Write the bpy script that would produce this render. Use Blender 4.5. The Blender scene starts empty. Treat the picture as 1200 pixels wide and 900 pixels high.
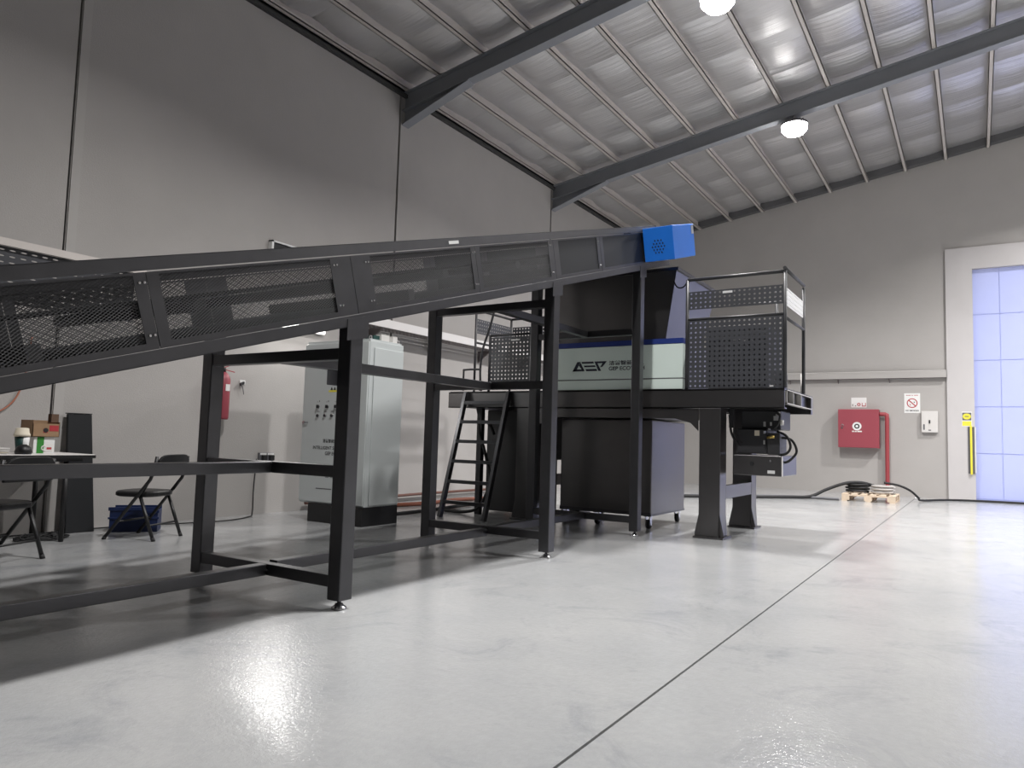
import bpy, math, random
from mathutils import Vector, Matrix
random.seed(7)
S = bpy.context.scene
COL = S.collection

# ------------------------------------------------------------------ camera
F_PX, CX, CY, CAM_H = 853.0, 600.0, 450.0, 1.05
_A = Vector((545.0, 80.0, F_PX)).normalized()                 # depth direction (world Y) in camera axes
_B = -Vector((-1340.0, 25.0, F_PX)); _B = (_B - _A * _A.dot(_B)).normalized()   # world X
_U = _B.cross(_A)
if _U.y > 0: _U = -_U
CAM = Vector((0, 0, CAM_H))
row = [Vector((_B[i], _A[i], _U[i])) for i in range(3)]       # camera right / down / forward in world axes
cam_d = bpy.data.cameras.new('camera'); cam = bpy.data.objects.new('camera', cam_d); COL.objects.link(cam)
cam_d.sensor_width = 36.0; cam_d.lens = F_PX / 1200 * 36.0; cam_d.clip_end = 200; cam_d.clip_start = 0.05
mw = Matrix.Identity(4)
for i in range(3):
    mw[i][0] = row[0][i]; mw[i][1] = -row[1][i]; mw[i][2] = -row[2][i]; mw[i][3] = CAM[i]
cam.matrix_world = mw
S.camera = cam
def ray(x, y): return row[0] * (x - CX) + row[1] * (y - CY) + row[2] * F_PX
def gz(x, y, z=0.0): r = ray(x, y); return CAM + r * ((z - CAM_H) / r.z)
def gx(x, y, X): r = ray(x, y); return CAM + r * (X / r.x)
def gy(x, y, Y): r = ray(x, y); return CAM + r * (Y / r.y)

# ------------------------------------------------------------------ world, exposure
W = bpy.data.worlds.new('daylight'); S.world = W; W.use_nodes = True
W.node_tree.nodes['Background'].inputs[0].default_value = (0.86, 0.90, 1.0, 1)
W.node_tree.nodes['Background'].inputs[1].default_value = 12.0
S.view_settings.view_transform = 'Standard'; S.view_settings.look = 'None'
S.view_settings.gamma = 1.0; S.view_settings.exposure = 0.22; S.view_settings.use_curve_mapping = False
LAMP_W = 250.0
# daylight reaches the hall only through the translucent blue curtain of the big door in the back wall

# ------------------------------------------------------------------ materials
MATS = {}
def mat(name, col, rough=0.5, metal=0.0, noise=0.0, nscale=8.0, bump=0.0, bscale=60.0, emit=0.0, spec=0.5, col2=None, rvar=0.0, coat=0.0, alpha_t=0.0):
    m = bpy.data.materials.new(name); m.use_nodes = True
    nt = m.node_tree; b = nt.nodes['Principled BSDF']
    b.inputs['Base Color'].default_value = (*col, 1); b.inputs['Roughness'].default_value = rough
    b.inputs['Metallic'].default_value = metal; b.inputs['Specular IOR Level'].default_value = spec
    if coat: b.inputs['Coat Weight'].default_value = coat; b.inputs['Coat Roughness'].default_value = 0.15
    if alpha_t: b.inputs['Transmission Weight'].default_value = alpha_t
    if noise or bump or rvar:
        tc = nt.nodes.new('ShaderNodeNewGeometry')
    if noise or rvar:
        n = nt.nodes.new('ShaderNodeTexNoise'); n.inputs['Scale'].default_value = nscale; n.inputs['Detail'].default_value = 6
        n.inputs['Roughness'].default_value = 0.6
        nt.links.new(tc.outputs['Position'], n.inputs['Vector'])
    if noise:
        mx = nt.nodes.new('ShaderNodeMix'); mx.data_type = 'RGBA'
        mx.inputs[6].default_value = (*[c * (1 - noise) for c in col], 1)
        mx.inputs[7].default_value = (*(col2 or [min(1, c * (1 + noise)) for c in col]), 1)
        nt.links.new(n.outputs['Fac'], mx.inputs[0]); nt.links.new(mx.outputs[2], b.inputs['Base Color'])
    if rvar:
        mr = nt.nodes.new('ShaderNodeMapRange'); mr.inputs[3].default_value = max(0.02, rough - rvar); mr.inputs[4].default_value = rough + rvar
        nt.links.new(n.outputs['Fac'], mr.inputs[0]); nt.links.new(mr.outputs[0], b.inputs['Roughness'])
    if bump:
        n2 = nt.nodes.new('ShaderNodeTexNoise'); n2.inputs['Scale'].default_value = bscale; n2.inputs['Detail'].default_value = 4
        nt.links.new(tc.outputs['Position'], n2.inputs['Vector'])
        bp = nt.nodes.new('ShaderNodeBump'); bp.inputs['Strength'].default_value = bump; bp.inputs['Distance'].default_value = 0.01
        nt.links.new(n2.outputs['Fac'], bp.inputs['Height']); nt.links.new(bp.outputs[0], b.inputs['Normal'])
    if emit:
        b.inputs['Emission Color'].default_value = (*col, 1); b.inputs['Emission Strength'].default_value = emit
    MATS[name] = m
    return m

mat('wall', (0.40, 0.382, 0.368), 0.85, noise=0.09, nscale=1.3, bump=0.25, bscale=90)
mat('wall_dark', (0.05, 0.05, 0.05), 0.9)
mat('trim_light', (0.42, 0.405, 0.39), 0.8, noise=0.05, nscale=3)
mat('frame_light', (0.52, 0.50, 0.50), 0.75, noise=0.05, nscale=3)
mat('steel_grey', (0.24, 0.25, 0.27), 0.55, noise=0.12, nscale=3)
mat('end_steel', (0.10, 0.10, 0.105), 0.6)
mat('purlin', (0.56, 0.52, 0.49), 0.6, noise=0.08, nscale=5)
mat('anthracite', (0.092, 0.092, 0.098), 0.33, metal=0.87, noise=0.12, nscale=9, rvar=0.03, spec=0.9)
mat('anthracite_rough', (0.026, 0.026, 0.029), 0.5, noise=0.2, nscale=6, spec=0.5)
mat('hopper_paint', (0.15, 0.145, 0.147), 0.30, metal=0.90, noise=0.08, nscale=4, rvar=0.015, spec=1.0)
mat('mesh_steel', (0.085, 0.085, 0.088), 0.75, spec=0.2)
mat('dark_panel', (0.016, 0.017, 0.019), 0.55, spec=0.25)
mat('black', (0.008, 0.008, 0.009), 0.45)
mat('rubber', (0.012, 0.012, 0.013), 0.7)
mat('belt', (0.014, 0.014, 0.015), 0.7)
mat('chrome', (0.65, 0.65, 0.66), 0.22, metal=1.0)
mat('zinc', (0.55, 0.55, 0.55), 0.35, metal=0.9)
mat('blue_paint', (0.014, 0.15, 0.60), 0.35, noise=0.08, nscale=5)
mat('blue_strip', (0.02, 0.04, 0.20), 0.35)
mat('blue_door', (0.31, 0.345, 0.62), 0.4, noise=0.05, nscale=1.5)
mat('blue_seam', (0.26, 0.30, 0.56), 0.5)
def curtain_mat():
    nt = MATS['blue_door'].node_tree; out = nt.nodes['Material Output']; b = nt.nodes['Principled BSDF']
    t = nt.nodes.new('ShaderNodeBsdfTranslucent'); t.inputs[0].default_value = (0.80, 0.82, 1.0, 1)
    m = nt.nodes.new('ShaderNodeMixShader'); m.inputs[0].default_value = 0.024
    nt.links.new(b.outputs[0], m.inputs[1]); nt.links.new(t.outputs[0], m.inputs[2]); nt.links.new(m.outputs[0], out.inputs[0])
curtain_mat()
mat('blue_crate', (0.007, 0.018, 0.075), 0.45)
mat('glass_green', (0.70, 0.80, 0.75), 0.12, noise=0.04, nscale=2, coat=0.5)
mat('cabinet_grey', (0.50, 0.53, 0.53), 0.38, noise=0.03, nscale=2)
mat('white', (0.75, 0.75, 0.74), 0.5)
mat('off_white', (0.62, 0.60, 0.58), 0.6)
mat('cream', (0.66, 0.60, 0.48), 0.7)
mat('paper', (0.72, 0.70, 0.68), 0.8)
mat('red', (0.30, 0.055, 0.075), 0.45, noise=0.06, nscale=4)
mat('red_pipe', (0.32, 0.05, 0.06), 0.5)
mat('red_ink', (0.40, 0.03, 0.04), 0.6)
mat('ink', (0.012, 0.012, 0.014), 0.6)
mat('navy_ink', (0.012, 0.014, 0.03), 0.5)
mat('yellow', (0.75, 0.66, 0.06), 0.5)
mat('green', (0.03, 0.22, 0.03), 0.5)
mat('dark_green', (0.012, 0.05, 0.045), 0.5)
mat('cardboard', (0.30, 0.19, 0.11), 0.85, noise=0.12, nscale=20)
mat('cardboard_dark', (0.12, 0.07, 0.045), 0.85)
mat('pallet_wood', (0.62, 0.50, 0.38), 0.8, noise=0.2, nscale=14)
mat('orange_cord', (0.42, 0.16, 0.10), 0.6)
mat('conduit', (0.13, 0.06, 0.045), 0.6)
mat('hose_red', (0.26, 0.085, 0.05), 0.6)
mat('plastic_grey', (0.12, 0.12, 0.13), 0.5)
mat('table_top', (0.70, 0.68, 0.66), 0.4)
mat('perforated', (0.050, 0.052, 0.060), 0.45, noise=0.15, nscale=8)
mat('tray', (0.74, 0.72, 0.71), 0.45)
mat('tray_shaded', (0.16, 0.14, 0.14), 0.6, noise=0.15, nscale=20)  # darker copy of the tray colour, shade of the underside painted in
mat('lens', (1.0, 0.98, 0.95), 0.4, emit=30.0)
mat('tube_lens', (1.0, 0.98, 0.94), 0.4, emit=4.0)
mat('brass', (0.55, 0.40, 0.12), 0.35, metal=0.8)

def floor_mat():
    m = bpy.data.materials.new('polished_concrete'); m.use_nodes = True; nt = m.node_tree; L = nt.links.new
    b = nt.nodes['Principled BSDF']; g = nt.nodes.new('ShaderNodeNewGeometry')
    def noise(scale, detail=5, dist=0.0, rough=0.6):
        n = nt.nodes.new('ShaderNodeTexNoise'); n.inputs['Scale'].default_value = scale; n.inputs['Detail'].default_value = detail
        n.inputs['Distortion'].default_value = dist; n.inputs['Roughness'].default_value = rough
        L(g.outputs['Position'], n.inputs['Vector']); return n
    def ramp(n, p0, c0, p1, c1):
        r = nt.nodes.new('ShaderNodeValToRGB'); e = r.color_ramp.elements
        e[0].position = p0; e[0].color = (*c0, 1); e[1].position = p1; e[1].color = (*c1, 1)
        L(n.outputs['Fac'], r.inputs[0]); return r
    base = ramp(noise(0.9, 8, 0.4), 0.3, (0.35, 0.359, 0.366), 0.72, (0.43, 0.432, 0.43))
    scuff = ramp(noise(1.5, 9, 1.1, 0.75), 0.53, (1, 1, 1), 0.68, (0.80, 0.81, 0.835))
    fine = ramp(noise(24, 4), 0.35, (0.96, 0.96, 0.96), 0.65, (1.02, 1.02, 1.02))
    m1 = nt.nodes.new('ShaderNodeMix'); m1.data_type = 'RGBA'; m1.blend_type = 'MULTIPLY'; m1.inputs[0].default_value = 1
    L(base.outputs[0], m1.inputs[6]); L(scuff.outputs[0], m1.inputs[7])
    m2 = nt.nodes.new('ShaderNodeMix'); m2.data_type = 'RGBA'; m2.blend_type = 'MULTIPLY'; m2.inputs[0].default_value = 1
    L(m1.outputs[2], m2.inputs[6]); L(fine.outputs[0], m2.inputs[7]); L(m2.outputs[2], b.inputs['Base Color'])
    rr = nt.nodes.new('ShaderNodeMapRange'); rr.inputs[3].default_value = 0.06; rr.inputs[4].default_value = 0.22
    L(noise(1.6, 5, 0.6).outputs['Fac'], rr.inputs[0]); L(rr.outputs[0], b.inputs['Roughness'])
    bp = nt.nodes.new('ShaderNodeBump'); bp.inputs['Strength'].default_value = 0.38; bp.inputs['Distance'].default_value = 0.0035
    L(noise(55, 3, 0.6).outputs['Fac'], bp.inputs['Height']); L(bp.outputs[0], b.inputs['Normal'])
    b.inputs['Specular IOR Level'].default_value = 0.5
    MATS['floor'] = m
floor_mat()
def foil_mat():
    m = bpy.data.materials.new('foil_insulation'); m.use_nodes = True; nt = m.node_tree; L = nt.links.new
    b = nt.nodes['Principled BSDF']; g = nt.nodes.new('ShaderNodeNewGeometry')
    b.inputs['Metallic'].default_value = 0.72; b.inputs['Base Color'].default_value = (0.62, 0.615, 0.62, 1)
    b.inputs['Roughness'].default_value = 0.41
    mp = nt.nodes.new('ShaderNodeMapping'); mp.inputs['Scale'].default_value = (0.35, 6.0, 1.0); L(g.outputs['Position'], mp.inputs[0])
    n = nt.nodes.new('ShaderNodeTexNoise'); n.inputs['Scale'].default_value = 2.2; n.inputs['Detail'].default_value = 5
    L(mp.outputs[0], n.inputs['Vector'])
    bp = nt.nodes.new('ShaderNodeBump'); bp.inputs['Strength'].default_value = 0.3; bp.inputs['Distance'].default_value = 0.05
    L(n.outputs['Fac'], bp.inputs['Height']); L(bp.outputs[0], b.inputs['Normal'])
    MATS['foil'] = m
foil_mat()

# ------------------------------------------------------------------ mesh helpers
class MB:
    def __init__(s): s.v = []; s.f = []; s.sm = []
    def add(s, vs, fs, smooth=False):
        o = len(s.v); s.v += [tuple(v) for v in vs]; s.f += [tuple(i + o for i in f) for f in fs]; s.sm += [smooth] * len(fs); return s
    def box(s, x0, x1, y0, y1, z0, z1):
        x0, x1 = sorted((x0, x1)); y0, y1 = sorted((y0, y1)); z0, z1 = sorted((z0, z1))
        return s.add([(x0,y0,z0),(x1,y0,z0),(x1,y1,z0),(x0,y1,z0),(x0,y0,z1),(x1,y0,z1),(x1,y1,z1),(x0,y1,z1)],
            [(0,3,2,1),(4,5,6,7),(0,1,5,4),(1,2,6,5),(2,3,7,6),(3,0,4,7)])
    def hexa(s, p): return s.add(p, [(0,3,2,1),(4,5,6,7),(0,1,5,4),(1,2,6,5),(2,3,7,6),(3,0,4,7)])
    def prism(s, poly, vec):
        n = len(poly); vec = Vector(vec); P = [Vector(p) for p in poly]
        return s.add(P + [p + vec for p in P], [tuple(range(n))[::-1], tuple(range(n, 2 * n))] + [(i, (i + 1) % n, n + (i + 1) % n, n + i) for i in range(n)])
    def bar(s, p0, p1, w, h, up=(0, 0, 1)):
        p0, p1 = Vector(p0), Vector(p1); d = (p1 - p0).normalized(); up = Vector(up)
        if abs(d.dot(up)) > 0.98: up = Vector((0, 1, 0))
        r = d.cross(up).normalized(); u = r.cross(d)
        q = [r * (a * w / 2) + u * (b * h / 2) for a, b in ((-1, -1), (1, -1), (1, 1), (-1, 1))]
        return s.hexa([p0 + k for k in q] + [p1 + k for k in q])
    def tube(s, pts, r, n=8, caps=True, smooth=True):
        P = [Vector(p) for p in pts]; vs = []; prev = None
        for i, p in enumerate(P):
            d = (P[min(i + 1, len(P) - 1)] - P[max(i - 1, 0)]).normalized()
            if prev is None:
                a = Vector((0, 0, 1)) if abs(d.z) < 0.9 else Vector((1, 0, 0))
                u = d.cross(a).normalized()
            else:
                u = (prev - d * prev.dot(d)).normalized()
            prev = u; w = d.cross(u); rr = r[i] if isinstance(r, (list, tuple)) else r
            vs += [p + (u * math.cos(2 * math.pi * k / n) + w * math.sin(2 * math.pi * k / n)) * rr for k in range(n)]
        m = len(P); fs = [(i * n + k, i * n + (k + 1) % n, (i + 1) * n + (k + 1) % n, (i + 1) * n + k) for i in range(m - 1) for k in range(n)]
        s.add(vs, fs, smooth)
        if caps:
            o = len(s.v) - len(vs); s.f += [tuple(o + k for k in range(n))[::-1], tuple(o + (m - 1) * n + k for k in range(n))]; s.sm += [False, False]
        return s
    def cyl(s, p0, p1, r, n=16, r1=None): return s.tube([p0, p1], [r, r if r1 is None else r1], n)
    def build(s, name, m, parent=None, loc=None, bevel=0.0, stuff=False):
        me = bpy.data.meshes.new(name)
        off = Vector((0, 0, 0))
        if parent is not None:
            off = root_loc(parent)
        elif loc is not None: off = Vector(loc)
        me.from_pydata([tuple(Vector(v) - off) for v in s.v], [], s.f); me.validate()
        if any(s.sm) and len(me.polygons) == len(s.sm):
            me.polygons.foreach_set('use_smooth', s.sm)
        me.materials.append(MATS[m]); me.update()
        o = bpy.data.objects.new(name, me); COL.objects.link(o)
        if parent is not None: o.parent = parent
        elif loc is not None: o.location = loc
        if bevel:
            bm = o.modifiers.new('bevel', 'BEVEL'); bm.width = bevel; bm.segments = 2; bm.limit_method = 'ANGLE'; bm.angle_limit = 0.9
        if stuff: o['kind'] = 'stuff'
        return o
def root_loc(o):
    v = Vector((0, 0, 0))
    while o is not None: v = v + Vector(o.location); o = o.parent
    return v
def thing(name, loc, label, cat, group=None, rz=0.0):
    o = bpy.data.objects.new(name, None); COL.objects.link(o); o.location = loc; o.rotation_euler = (0, 0, rz); o.empty_display_size = 0.2
    return tag(o, label, cat, group)
def tag(o, label, cat, group=None):
    o['label'] = label; o['category'] = cat
    if group: o['group'] = group
    return o
def struct(o): o['kind'] = 'structure'; return o
def P(name, parent, m, mb, bevel=0.0, stuff=False): return mb.build(name, m, parent, bevel=bevel, stuff=stuff)
def box(*a): return MB().box(*a)
def spline(pts, k=6):
    P_ = [Vector(p) for p in pts]; out = []
    for i in range(len(P_) - 1):
        a = P_[max(i - 1, 0)]; b = P_[i]; c = P_[i + 1]; d = P_[min(i + 2, len(P_) - 1)]
        for j in range(k):
            t = j / k
            out.append(0.5 * ((2 * b) + (c - a) * t + (2 * a - 5 * b + 4 * c - d) * t * t + (3 * b - a - 3 * c + d) * t ** 3))
    return out + [P_[-1]]
def text(name, parent, m, string, x0, x1, z0, z1, Y):
    """flat lettering facing -Y, fitted into the rectangle x0..x1, z0..z1 (x1 None keeps the letters' own width)"""
    cu = bpy.data.curves.new('t', 'FONT'); cu.body = string; cu.size = 1; cu.offset = 0.018
    t = bpy.data.objects.new('t', cu); COL.objects.link(t)
    dg = bpy.context.evaluated_depsgraph_get(); dg.update()
    me = bpy.data.meshes.new_from_object(t.evaluated_get(dg)); bpy.data.objects.remove(t)
    vs = [v.co.copy() for v in me.vertices]; fs = [tuple(p.vertices) for p in me.polygons]
    if not vs: return None
    ax0 = min(v.x for v in vs); ax1 = max(v.x for v in vs); ay0 = min(v.y for v in vs); ay1 = max(v.y for v in vs)
    sz = (z1 - z0) / (ay1 - ay0); sx = sz if x1 is None else (x1 - x0) / (ax1 - ax0)
    mb = MB().add([(x0 + (v.x - ax0) * sx, Y, z0 + (v.y - ay0) * sz) for v in vs], fs)
    return P(name, parent, m, mb)
def ring(mb, cx, cz, r0, r1, Y, n=24, t=0.004):
    vs = []
    for k in range(n):
        a = 2 * math.pi * k / n
        for r in (r0, r1):
            for y in (Y, Y + t): vs.append((cx + r * math.cos(a), y, cz + r * math.sin(a)))
    fs = []
    for k in range(n):
        o = 4 * k; q = 4 * ((k + 1) % n)
        fs += [(o, q, q + 2, o + 2), (o + 1, o + 3, q + 3, q + 1), (o + 2, q + 2, q + 3, o + 3), (o, o + 1, q + 1, q)]
    return mb.add(vs, fs)
def perf(fn, w, h, nx, nz, rx=0.3, rz=None, t=0.004):
    """perforated sheet with real octagonal holes; fn(u, v, d) maps sheet coordinates to the world"""
    mb = MB(); cw, ch = w / nx, h / nz; rz = rz or rx
    oc = [(0.5 + rx * math.cos(math.pi / 8 + k * math.pi / 4), 0.5 + rz * math.sin(math.pi / 8 + k * math.pi / 4)) for k in range(8)]
    co = [(1, 1), (0, 1), (0, 0), (1, 0)]
    for i in range(nx):
        for j in range(nz):
            V = []
            for d in (0, t):
                V += [fn((i + a) * cw, (j + b) * ch, d) for a, b in co] + [fn((i + a) * cw, (j + b) * ch, d) for a, b in oc]
            fs = []
            for q in range(4):
                a = q; a2 = (q + 1) % 4; o0 = 4 + (2 * q) % 8; o1 = 4 + (2 * q + 1) % 8; o2 = 4 + (2 * q + 2) % 8
                tri = (a, o1, o0); quad = (a, a2, o2, o1)
                fs += [tri, quad, tuple(x + 12 for x in tri[::-1]), tuple(x + 12 for x in quad[::-1])]
            fs += [(4 + k, 4 + (k + 1) % 8, 16 + (k + 1) % 8, 16 + k) for k in range(8)]
            mb.add(V, fs)
    return mb

# ================================================================== THE HALL
XL, XR, YF, YB = -7.74, 12.70, -7.0, 18.95
RIDGE = 2.48
def zp(x): return 7.787 + 0.157 * (x if x <= RIDGE else 2 * RIDGE - x)      # underside of the purlins

floor = struct(box(XL - 0.3, XR + 0.3, YF - 0.3, YB + 0.3, -0.35, -0.10).build('floor', 'wall_dark'))
for x0, x1 in ((XL - 0.25, -1.166), (-1.154, 5.2), (5.212, XR + 0.25)):
    P('slab', floor, 'floor', box(x0, x1, YF - 0.25, YB + 0.25, -0.10, 0.0))
tr = struct(box(-1.166, -1.154, YF, YB, -0.10, -0.03).build('trim_1', 'wall_dark'))

# left wall: tilt-up panels with open joints
wl = struct(box(XL - 0.30, XL - 0.12, YF, YB, 0.0, 6.86).build('wall_left', 'wall_dark'))
jy = [YF, -1.28, 3.63, 8.53, 13.47, YB]
for a, b in zip(jy[:-1], jy[1:]):
    ja, jb = [0.0 if q in (YF, YB) else (0.009 if q < 5 else 0.021) for q in (a, b)]
    P('panel', wl, 'wall', box(XL - 0.13, XL, a + ja, b - jb, 0.0, 6.56))
P('cover_strip', wl, 'trim_light', box(XL, XL + 0.02, 3.645, 3.735, 0, 6.55))
P('cover_strip', wl, 'trim_light', box(XL, XL + 0.008, 8.545, 8.575, 0, 6.06))
P('cover_strip', wl, 'trim_light', box(XL, XL + 0.008, 13.485, 13.515, 0, 6.06))

# back wall with the framed doorway
wb = struct(bpy.data.objects.new('wall_back', None)); COL.objects.link(wb); wb.location = (0, YB, 0)
DX0, DX1, DZ = -0.03, 4.6, 5.12
def gable(x0, x1, z0, m='wall', y0=YB, y1=YB + 0.25, top=0.18):
    xs = [x0] + ([RIDGE] if x0 < RIDGE < x1 else []) + [x1]
    return MB().prism([(x0, y0, z0), (x1, y0, z0)] + [(x, y0, zp(x) + top) for x in xs[::-1]], (0, y1 - y0, 0))
P('panel', wb, 'wall', gable(XL - 0.3, DX0, 0.0)); P('panel', wb, 'wall', gable(DX0, DX1, DZ)); P('panel', wb, 'wall', gable(DX1, XR + 0.3, 0.0))
fr = MB().box(-0.545, DX0, YB - 0.05, YB, 0, 5.61).box(DX1, DX1 + 0.515, YB - 0.05, YB, 0, 5.61).box(DX0, DX1, YB - 0.05, YB, DZ, 5.61)
struct(fr.build('trim_2', 'frame_light', loc=None))
door = struct(bpy.data.objects.new('door_1', None)); COL.objects.link(door); door.location = (0.5 * (DX0 + DX1), YB + 0.08, 0)
xs = [DX0, 0.47, 1.53, 2.59, 3.65, DX1]; zs = [i * DZ / 5 for i in range(6)]
for a, b in zip(xs[:-1], xs[1:]):
    for c, d in zip(zs[:-1], zs[1:]):
        P('panel', door, 'blue_door', MB().add([(a, YB + 0.08, c), (b, YB + 0.08, c), (b, YB + 0.08, d), (a, YB + 0.08, d)], [(0, 1, 2, 3)]))
for c in zs[:-1]: P('seam', door, 'blue_seam', box(DX0, DX1, YB + 0.074, YB + 0.086, c + (0 if c else 0.0), c + (0.010 if c else 0.05)))
for a in xs[1:-1]: P('seam', door, 'blue_seam', box(a - 0.004, a + 0.004, YB + 0.075, YB + 0.085, 0.05, DZ))

# right wall, front wall behind the camera
wr = struct(box(XR, XR + 0.25, YF, YB, 0, 6.86).build('wall_right', 'wall'))
wf = struct(gable(XL - 0.3, XR + 0.3, 0.0, y0=YF - 0.25, y1=YF).build('wall_front', 'wall'))

# roof: deck, foil insulation strips sagging between the purlins, purlins, rafters
ceil = struct(MB().prism([(XL - 0.3, YF - 0.3, zp(XL - 0.3) + 0.32), (XL - 0.3, YF - 0.3, zp(XL - 0.3) + 0.27), (RIDGE, YF - 0.3, zp(RIDGE) + 0.27), (XR + 0.3, YF - 0.3, zp(XR + 0.3) + 0.27), (XR + 0.3, YF - 0.3, zp(XR + 0.3) + 0.32), (RIDGE, YF - 0.3, zp(RIDGE) + 0.32)], (0, YB - YF + 0.6, 0)).build('ceiling', 'steel_grey'))
PX0, PSP = -7.016, 0.8148
purx = [PX0 + i * PSP for i in range(-1, 25)]
purx[0] = -7.64
YS = 1.232
ny = int((YB - YF) / YS) + 1
for k in range(ny):
    ya = YF + k * YS; yb = min(ya + YS + 0.03, YB)
    if ya >= YB - 0.05: break
    rnd = random.Random(100 + k); vs = []; fs = []; nX = 200; nY = 12
    ph = [rnd.uniform(-0.5, 0.5) for _ in range(40)]
    for i in range(nX + 1):
        x = XL + (XR - XL) * i / nX
        c = (x - PX0) / PSP; fr_ = c - math.floor(c); cell = int(math.floor(c)) % 40
        for j in range(nY + 1):
            v = j / nY
            sag = 4 * fr_ * (1 - fr_)
            z = zp(x) + 0.205 - 0.012 * sag - (0.030 + 0.045 * sag) * math.sin(math.pi * min(1, v * 1.02)) * (1 + ph[cell]) * 0.8 + 0.030 * (1 - v) ** 3 + 0.006 * sag * math.sin(11 * v + 6 * ph[cell])
            vs.append((x, ya + (yb - ya) * v, z))
    for i in range(nX):
        for j in range(nY):
            a = i * (nY + 1) + j; fs.append((a, a + 1, a + nY + 2, a + nY + 1))
    MB().add(vs, fs, True).build('insulation_strip', 'foil', ceil)
for x in purx:
    if x > XR - 0.1: continue
    z = zp(x)
    mb = MB().box(x - 0.04, x + 0.04, YF, YB, z, z + 0.012).box(x - 0.04, x - 0.027, YF, YB, z, z + 0.19).box(x + 0.027, x + 0.04, YF, YB, z, z + 0.035)
    P('purlin', ceil, 'purlin', mb)
P('eave_shadow', ceil, 'wall_dark', box(XL, XL + 0.05, YF, YB, 6.50, 6.56))  # dark strip painting in the shadowed gap above the wall
for Y in (-6.05, -1.15, 3.75, 8.65, 13.55):
    mb = MB(); t = 0.30
    for xa, xb in ((XL + 0.002, RIDGE), (RIDGE, XR - 0.002)):
        for (o0, o1, hw) in ((-0.016, 0.0, 0.085), (-t, -t + 0.016, 0.085), (-t + 0.016, -0.016, 0.008)):
            mb.hexa([(xa, Y - hw, zp(xa) + o0), (xb, Y - hw, zp(xb) + o0), (xb, Y + hw, zp(xb) + o0), (xa, Y + hw, zp(xa) + o0),
                     (xa, Y - hw, zp(xa) + o1), (xb, Y - hw, zp(xb) + o1), (xb, Y + hw, zp(xb) + o1), (xa, Y + hw, zp(xa) + o1)])
    rf = P('rafter', ceil, 'steel_grey', mb)
    for s in (-1, 1):
        xw = XL + 0.002 if s < 0 else XR - 0.002; xe = xw - s * 1.3
        hm = MB().prism([(xw, Y - 0.008, zp(xw) - t), (xe, Y - 0.008, zp(xe) - t), (xw, Y - 0.008, zp(xw) - 0.52)], (0, 0.016, 0))
        d = Vector((xe - xw, 0, zp(xe) - t - zp(xw) + 0.52))
        hm.hexa([(xw, Y - 0.085, zp(xw) - 0.536), (xe, Y - 0.085, zp(xe) - t - 0.016), (xe, Y + 0.085, zp(xe) - t - 0.016), (xw, Y + 0.085, zp(xw) - 0.536),
                 (xw, Y - 0.085, zp(xw) - 0.52), (xe, Y - 0.085, zp(xe) - t), (xe, Y + 0.085, zp(xe) - t), (xw, Y + 0.085, zp(xw) - 0.52)])
        P('haunch', rf, 'steel_grey', hm)
P('end_angle', ceil, 'end_steel', MB().hexa([(XL, YB - 0.16, zp(XL) + 0.03), (RIDGE, YB - 0.16, zp(RIDGE) + 0.03), (RIDGE, YB, zp(RIDGE) + 0.03), (XL, YB, zp(XL) + 0.03), (XL, YB - 0.16, zp(XL) + 0.20), (RIDGE, YB - 0.16, zp(RIDGE) + 0.20), (RIDGE, YB, zp(RIDGE) + 0.20), (XL, YB, zp(XL) + 0.20)]))

# ------------------------------------------------------------------ lamps
def high_bay(x, y, label, watts=LAMP_W):
    zt = zp(x) - 0.30; z0 = zt - 0.20
    t = thing('high_bay_lamp', (x, y, z0), label, 'lamp', 'high bay lamps under the roof')
    P('lens', t, 'lens', MB().tube([(x, y, z0 - 0.15), (x, y, z0 - 0.135), (x, y, z0 - 0.07), (x, y, z0 + 0.012)], [0.08, 0.16, 0.215, 0.225], 28))
    hb = P('housing', t, 'plastic_grey', MB().tube([(x, y, z0 + 0.012), (x, y, z0 + 0.05), (x, y, z0 + 0.06), (x, y, z0 + 0.13)], [0.235, 0.235, 0.12, 0.10], 28))
    fins = MB()
    for k in range(16):
        a = 2 * math.pi * k / 16
        fins.bar((x + 0.10 * math.cos(a), y + 0.10 * math.sin(a), z0 + 0.085), (x + 0.185 * math.cos(a), y + 0.185 * math.sin(a), z0 + 0.075), 0.008, 0.05)
    P('cooling_fins', hb, 'plastic_grey', fins)
    P('hanger', t, 'zinc', MB().cyl((x, y, z0 + 0.13), (x, y, zt + 0.02), 0.012, 8))
    ld = bpy.data.lights.new('lamp_light', 'AREA'); ld.shape = 'DISK'; ld.size = 0.34; ld.energy = watts; ld.color = (1.0, 0.98, 0.965); ld.spread = math.radians(140)
    lo = bpy.data.objects.new('lamp_light', ld); COL.objects.link(lo); lo.parent = t; lo.location = (0, 0, -0.165)
high_bay(-2.71, 13.52, 'round high bay lamp glowing below the rafter near the blue door wall')
high_bay(-2.76, 9.02, 'round high bay lamp glowing above the shredder hopper platform')
high_bay(-2.65, 3.75, 'round high bay lamp above the middle of the long conveyor')
for yy, ww in ((13.4, 'nearer the back wall'), (8.75, 'over the middle of the hall')):
    high_bay(2.75, yy + 2.1, 'added unseen round high bay lamp just past the roof ridge ' + ww, LAMP_W * 1.7)  # added lamps out of view, set stronger to brighten the right side
    high_bay(7.9, yy, 'assumed unseen round high bay lamp on far roof slope ' + ww)  # assumed lamps out of view, also there for the brighter right side

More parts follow.
